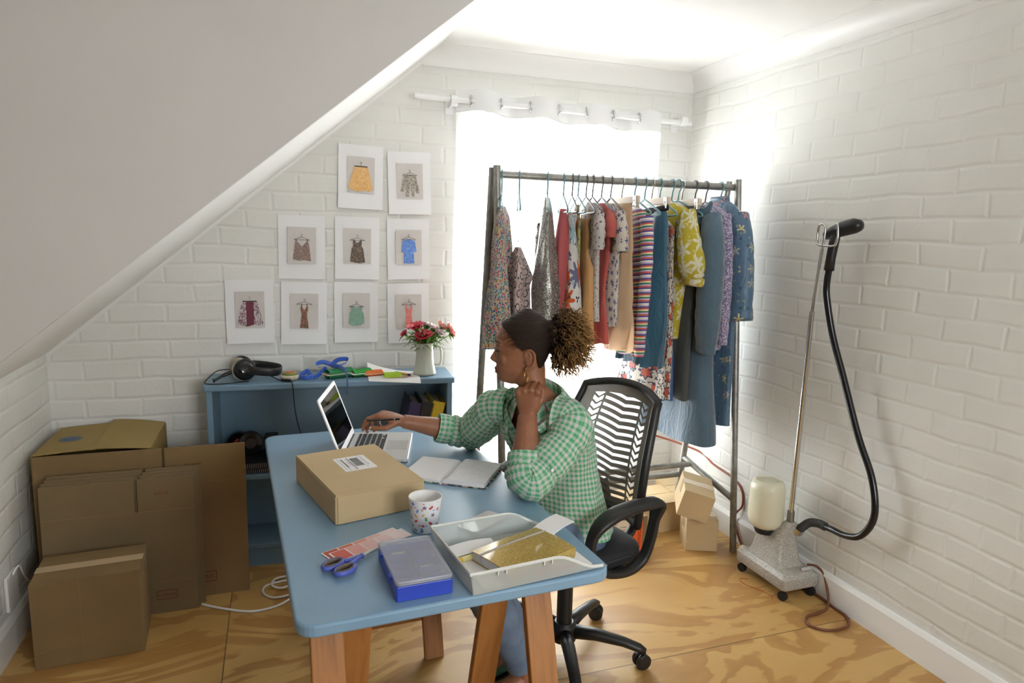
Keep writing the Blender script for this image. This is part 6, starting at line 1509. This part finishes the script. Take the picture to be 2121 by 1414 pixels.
for k in range(1150):
    u_, ph = rnd.uniform(-1, 1), rnd.uniform(0, 2 * pi); rr_ = sqrt(1 - u_ * u_); dv = V((rr_ * cos(ph), rr_ * sin(ph), u_))
    if dv.x > .55: continue
    L = rnd.uniform(.80, 1.12) if rnd.random() < .93 else rnd.uniform(1.1, 1.35)
    e = V((pc.x + dv.x * .084 * L, dv.y * .096 * L, pc.z + dv.z * .104 * L - .010 * (L > 1) - .02 * max(0, -dv.x) * rnd.random()))
    s0 = V((-.105, 0, .03)) + V((dv.x * .02, dv.y * .03, dv.z * .03)); s0 = s0 + (e - s0) * rnd.uniform(.35, .6)
    ax = (e - s0); n1 = ax.orthogonal().normalized(); n2 = ax.normalized().cross(n1); tw = rnd.uniform(1.0, 2.4); am = rnd.uniform(.004, .0085); p0 = rnd.uniform(0, 6.28)
    m_ = 11; pts = []
    for i in range(m_):
        t = i / (m_ - 1); a = p0 + 2 * pi * tw * t; q = s0 + ax * t + (n1 * cos(a) + n2 * sin(a)) * am * (.4 + .6 * t) + V((0, 0, -.014 * t * t))
        pts.append(hp3(q.x, q.y, q.z))
    cb.tube(pts, [rnd.uniform(.0011, .0019)] * (m_ - 1) + [.0004], 4, cap=False)
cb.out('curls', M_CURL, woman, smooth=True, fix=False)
fb_ = MB()
for k in range(26):
    x0, z0 = rnd.uniform(.0, .042), 0; z0 = lerp_table([(-.004, .002), (.010, .016), (.022, .034), (.040, .053)], x0)
    w0 = lerp_table(wd, z0) + .003; L = rnd.uniform(.012, .03)
    fb_.tube([hp3(x0 + L * t, w0 - .35 * (L * t) - .0 + .002 * sin(4 * t), z0 - .5 * L * t * t + rnd.uniform(-.001, .001)) for t in (0, .3, .6, 1)], [.0006, .0005, .0004, .0002], 4)
fb_.out('baby_hairs', M_HAIR, woman, smooth=True)
ear = MB(); ec = hp3(-.0235, .0725, -.086)
ear.tube([ec + HU * (.0185 * cos(q)) + (HF * .55 + HL * .83) * (.0105 * sin(q)) for q in [2 * pi * i / 28 for i in range(28)]], .0014, 8, closed=True)
ear.out('hoop_earring', plain('gold_metal', srgb(212, 172, 96), .2, 1.0), woman, smooth=True)

# ------------------------------------------------------------------ her clothes
def gingham():
    t = NT('green_gingham'); uv = t.sep(t.new('ShaderNodeTexCoord').outputs['UV'])
    w_ = .0190
    wob = t.math('MULTIPLY', t.math('SUBTRACT', t.noise(t.pos(), 14, 2), .5), .012)
    a = t.math('LESS_THAN', t.math('FRACT', t.math('DIVIDE', t.math('ADD', uv[0], wob), w_)), .5); b_ = t.math('LESS_THAN', t.math('FRACT', t.math('DIVIDE', t.math('ADD', uv[1], wob), w_)), .5)
    f = t.math('MULTIPLY', t.math('ADD', a, b_), .5)
    col = t.ramp(f, [(0, srgb(240, 228, 231)), (.5, srgb(176, 220, 188)), (1, srgb(110, 190, 140))], 'LINEAR')
    t.set(Base_Color=col, Roughness=.85, Sheen_Weight=.2)
    h = t.math('ADD', t.math('MULTIPLY', t.noise(t.pos(), 22, 3, .6, 1.2), 1.0), t.math('MULTIPLY', t.noise(t.pos(), 900, 1), .05))
    t.bump(h, .55, .012)
    return through(t.m, .34)
M_GING = gingham()
SH = [(.525, .950, 2.070, .186, .136, 0), (.60, .935, 2.067, .172, .126, .12), (.68, .912, 2.058, .158, .117, .3), (.76, .888, 2.048, .156, .117, .55), (.83, .864, 2.038, .162, .121, .72), (.885, .842, 2.025, .170, .124, .86), (.925, .826, 2.014, .170, .112, .95), (.958, .815, 2.008, .160, .090, 1), (.982, .808, 2.008, .124, .074, 1), (1.004, .803, 2.010, .080, .066, 1)]
def shirt_ring(r, n=64):
    z, x, y, hw, hd, t = r; L, F_ = lf(t)
    g = lerp_table([(.85, .03), (.92, .26), (1.0, .85)], z)          # half opening angle at the front
    ring = []
    for k in range(n + 1):
        a = pi / 2 + g + (2 * pi - 2 * g) * k / n; c, s_ = cos(a), sin(a)
        fold = .004 * sin(9 * a + 30 * z) * (1 if z < .9 else .3)
        ring.append(V((x, y, z)) + L * ((hw + fold) * c) + F_ * ((hd + fold) * s_))
    return ring
dense = []
for a, b_ in zip(SH, SH[1:]):
    for k in range(4): dense.append(tuple(a[i] + (b_[i] - a[i]) * k / 4 for i in range(6)))
dense.append(SH[-1])
R_ = [shirt_ring(r) for r in dense]
shirt = MB().loft(R_, cap=False, closed=False, uv=True).out('shirt', M_GING, woman, smooth=True, fix=False, solid=.002)
# placket, buttons, pockets
for side, nm in ((0, 'button_placket'), (-1, 'buttonhole_placket')):
    P = [r[side] for r in R_[8:]]
    MB().tube([p + Fs * .004 + Ls * (.010 if side == 0 else -.010) * -1 for p in P], [(.0022, .015)] * len(P), 8, uv=True, up=tuple(Fs)).out(nm, M_GING, shirt, smooth=True)
M_BTN = plain('white_button', srgb(226, 224, 220), .3)
for i in (12, 18, 24, 30):
    p = R_[min(i, len(R_) - 1)][-1] + Fs * .008 + Ls * .010
    MB().ball(p, (.005, .005, .002), 10, 6, Matrix((Ls, HU, Fs)).transposed()).out('button', M_BTN, shirt, smooth=True)
for s in (-1, 1):
    def pk(u, v, s=s):
        z = .835 + .085 * v; r = [lerp_table([(q[0], q[i]) for q in SH], z) for i in range(6)]; L, F_ = lf(r[5]); a = pi / 2 - s * (.42 + .50 * u)
        return V((r[1], r[2], z - (.010 * (1 - abs(2 * u - 1)) * (1 - v)))) + L * ((r[3] + .005) * cos(a)) + F_ * ((r[4] + .005) * sin(a))
    MB().grid(pk, 10, 8, uvs=(.085, .085)).out('chest_pocket', M_GING, shirt, smooth=True, fix=False, solid=.0015)
def slv(pts, rs, nm='sleeve'):
    P = smooth_path(pts, 6); k = len(rs); n = len(P); rr = []
    for i in range(n):
        f = i / (n - 1) * (k - 1); j = min(int(f), k - 2); rr.append(rs[j] + (rs[j + 1] - rs[j]) * (f - j) + .0045 * sin(i * 1.9) + .003 * sin(i * .9))
    return MB().tube(P, rr, 28, cap=False, uv=True).out(nm, M_GING, shirt, smooth=True, fix=False, solid=.002)
def cuff(c, ax, r, w_, nm='cuff'):
    ax = V(ax).normalized(); c = V(c); return MB().tube([c - ax * w_ / 2, c - ax * w_ * .2, c + ax * w_ * .2, c + ax * w_ / 2], [r * .98, r * 1.03, r * 1.03, r * 1.0], 28, cap=False, uv=True).out(nm, M_GING, shirt, smooth=True, fix=False, solid=.004)
nax = (nWr - nEl).normalized()
slv([(.830, 1.925, .955), (.868, 1.880, .948), mid(nSh, nEl, .3) + V((.012, -.004, -.012)), mid(nSh, nEl, .7) + V((.010, -.006, -.010)), nEl + V((.010, -.012, .006)), mid(nEl, nWr, .13) + V((-.004, -.010, 0)), mid(nEl, nWr, .30)], [.064, .066, .066, .064, .058, .056, .053])
cuff(mid(nEl, nWr, .31), nax, .054, .046)
fax = (fWr - fEl).normalized()
slv([(.735, 2.070, .955), (.700, 2.118, .948), mid(fSh, fEl, .3) + V((.008, -.004, -.010)), mid(fSh, fEl, .7) + V((.008, -.004, -.008)), fEl + V((.008, .004, -.002)), mid(fEl, fWr, .2), mid(fEl, fWr, .36)], [.062, .064, .064, .062, .058, .052, .050])
cuff(mid(fEl, fWr, .37), fax, .050, .050)
for c0, dr, up_ in ((mid(nSh, nEl, .62) + V((.010, -.006, -.010)), nEl - nSh, -vd + V((0, 0, -.15))),):
    d_ = dr.normalized(); u_ = (up_ - d_ * up_.dot(d_)).normalized(); c = c0 + u_ * .0665; M_ = Matrix((u_.cross(d_) * -1, d_, u_)).transposed()
    MB().ball(c + d_ * .026 + u_ * .002, (.0055, .0055, .0018), 12, 6, M_).out('button', M_BTN, shirt, smooth=True)
# collar: stand and two pointed leaves
def collar(s):
    def fn(u, v):
        a = -pi / 2 + s * (.0 + 2.62 * u); zf = 1.058 - .066 * u ** 1.0; rf = .062 + .016 * sin(pi * min(1, u * 1.1)) + .004 * u
        if v < .35:                                   # stand, from the neckline up to the fold
            w_ = v / .35; r_ = .070 + (rf - .070) * w_ + .006 * sin(pi * u); z = .984 + (zf - .984) * w_
        else:                                         # leaf, from the fold down and out to its point
            w_ = (v - .35) / .65; drop = .048 + .052 * u ** 3; r_ = rf + .006 * min(1, w_ * 4) + (.030 + .014 * u) * w_; z = zf + .004 * sin(pi * min(1, w_ * 3)) - drop * w_
        k = (z - .99) / .07; cx, cy_ = .803 - .016 * k, 2.011 - .003 * k
        p = V((cx, cy_, z)) + Ls * (r_ * 1.04 * cos(a)) + Fs * (r_ * sin(a))
        if v >= .35: p += Fs * (.018 * w_ * u ** 4) - Ls * (s * 0.0)
        return p
    MB().grid(fn, 26, 16, uvs=(.19, .11)).out('collar', M_GING, shirt, smooth=True, fix=False, solid=.0025)
collar(1); collar(-1)
# jeans
t_ = NT('blue_denim'); n1 = t_.noise(t_.coord(), 9, 3); n2 = t_.noise(t_.comb(t_.math('MULTIPLY', t_.sep(t_.coord())[0], 900), t_.math('MULTIPLY', t_.sep(t_.coord())[1], 900), t_.math('MULTIPLY', t_.sep(t_.coord())[2], 300)), 1, 2)
t_.set(Base_Color=t_.mix(t_.math('MULTIPLY', n2, .4), t_.ramp(n1, [(.3, srgb(88, 108, 136)), (.7, srgb(128, 146, 168))]), srgb(70, 88, 118)), Roughness=.9)
t_.bump(t_.math('ADD', t_.noise(t_.coord(), 26, 3, .6, 1), t_.math('MULTIPLY', n2, .1)), .4, .008); M_DENIM = t_.m
jeans = MB().loft([trunkring(.488, .945, 2.07, .172, .120, 0), trunkring(.54, .942, 2.07, .174, .124, 0), trunkring(.60, .93, 2.065, .160, .116, .1)]).out('jeans', M_DENIM, woman, smooth=True)
for h, k_, a_ in ((nHip, nKn, nAn), (fHip, fKn, fAn)):
    P = smooth_path([h + V((.03, .01, 0)), mid(h, k_, .4), mid(h, k_, .82), k_ + V((-.004, 0, .004)), k_ + V((.012, .004, -.045)), mid(k_, a_, .35), mid(k_, a_, .65), mid(k_, a_, .95) + V((0, 0, .006))], 5); n = len(P)
    tab = [(0, .088), (.25, .080), (.42, .066), (.5, .062), (.58, .062), (.72, .060), (.86, .050), (1, .046)]
    lg = MB().tube(P, [lerp_table(tab, i / (n - 1)) + .0018 * sin(i * 2.1) for i in range(n)], 24, cap=False).out('leg', M_DENIM, jeans, smooth=True, solid=.002)
    e = P[-1]; dd = (P[-1] - P[-2]).normalized()
    MB().tube([e - dd * .014, e - dd * .004, e + dd * .004], [.0475, .0485, .0475], 24, cap=False).out('hem', M_DENIM, jeans, smooth=True, solid=.003)
    side = (a_ - k_).cross(V((1, .4, 0))).normalized()
    st = [q + (V((0, -1, 0)) if True else side) * (lerp_table(tab, .5 + .5 * i / 14) + .0016) for i, q in enumerate(P[n // 2:n // 2 + 15])]
    MB().tube(st, .0018, 6).out('side_seam', plain('faded_seam', srgb(140, 154, 170), .9), jeans, smooth=True)
M_SHOE = plain('green_suede', srgb(62, 112, 88), .8, noise=.1, nscale=50)
for a_ in (nAn, fAn):
    ft = V((-.94, -.33, 0)); sd = V((.33, -.94, 0)); rg = []
    for t, hw, h0, h1 in ((-.058, .018, .004, .050), (-.05, .030, .004, .060), (-.02, .034, .004, .055), (.04, .036, .004, .046), (.10, .041, .004, .044), (.15, .040, .004, .036), (.19, .028, .005, .024), (.205, .010, .008, .016)):
        c = V((a_.x, a_.y, 0)) + ft * t
        rg.append([c + sd * (hw * cos(q)) + HU * ((h0 + h1) / 2 + (h1 - h0) / 2 * sin(q)) for q in [2 * pi * j / 18 for j in range(18)]])
    sh_ = MB().loft(rg).out('shoe', M_SHOE, woman, smooth=True)
    MB().loft([[V((p.x, p.y, z)) for p in [V((a_.x, a_.y, 0)) + ft * t + sd * s for t, s in ((-.058, .02), (-.062, 0), (-.058, -.02), (-.02, -.036), (.05, -.038), (.11, -.043), (.16, -.041), (.20, -.024), (.212, 0), (.20, .024), (.16, .041), (.11, .043), (.05, .038), (-.02, .036))]] for z in (.0, .008)]).out('sole', M_RUB, sh_)
# pencil in her right hand
pA, pB = V((.277, 2.336, .872)), V((.398, 2.296, .880))
t = thing('pencil', 'black pencil with a copper tip held over the laptop in her hand', 'pencil', pA)
dp = pB - pA
MB().tube([dp * .10, dp * .85], .0036, 6).out('barrel', M_GLOSSBLK, t, smooth='auto')
MB().tube([dp * .85, dp * .88], .0038, 8).out('ferrule', M_CHROME, t, smooth='auto'); MB().tube([dp * .88, dp], .0036, 6).out('end', M_GLOSSBLK, t)
MB().tube([dp * .0, dp * .10], [.0006, .0036], 6).out('tip', plain('copper_tip', srgb(166, 112, 76), .4), t)
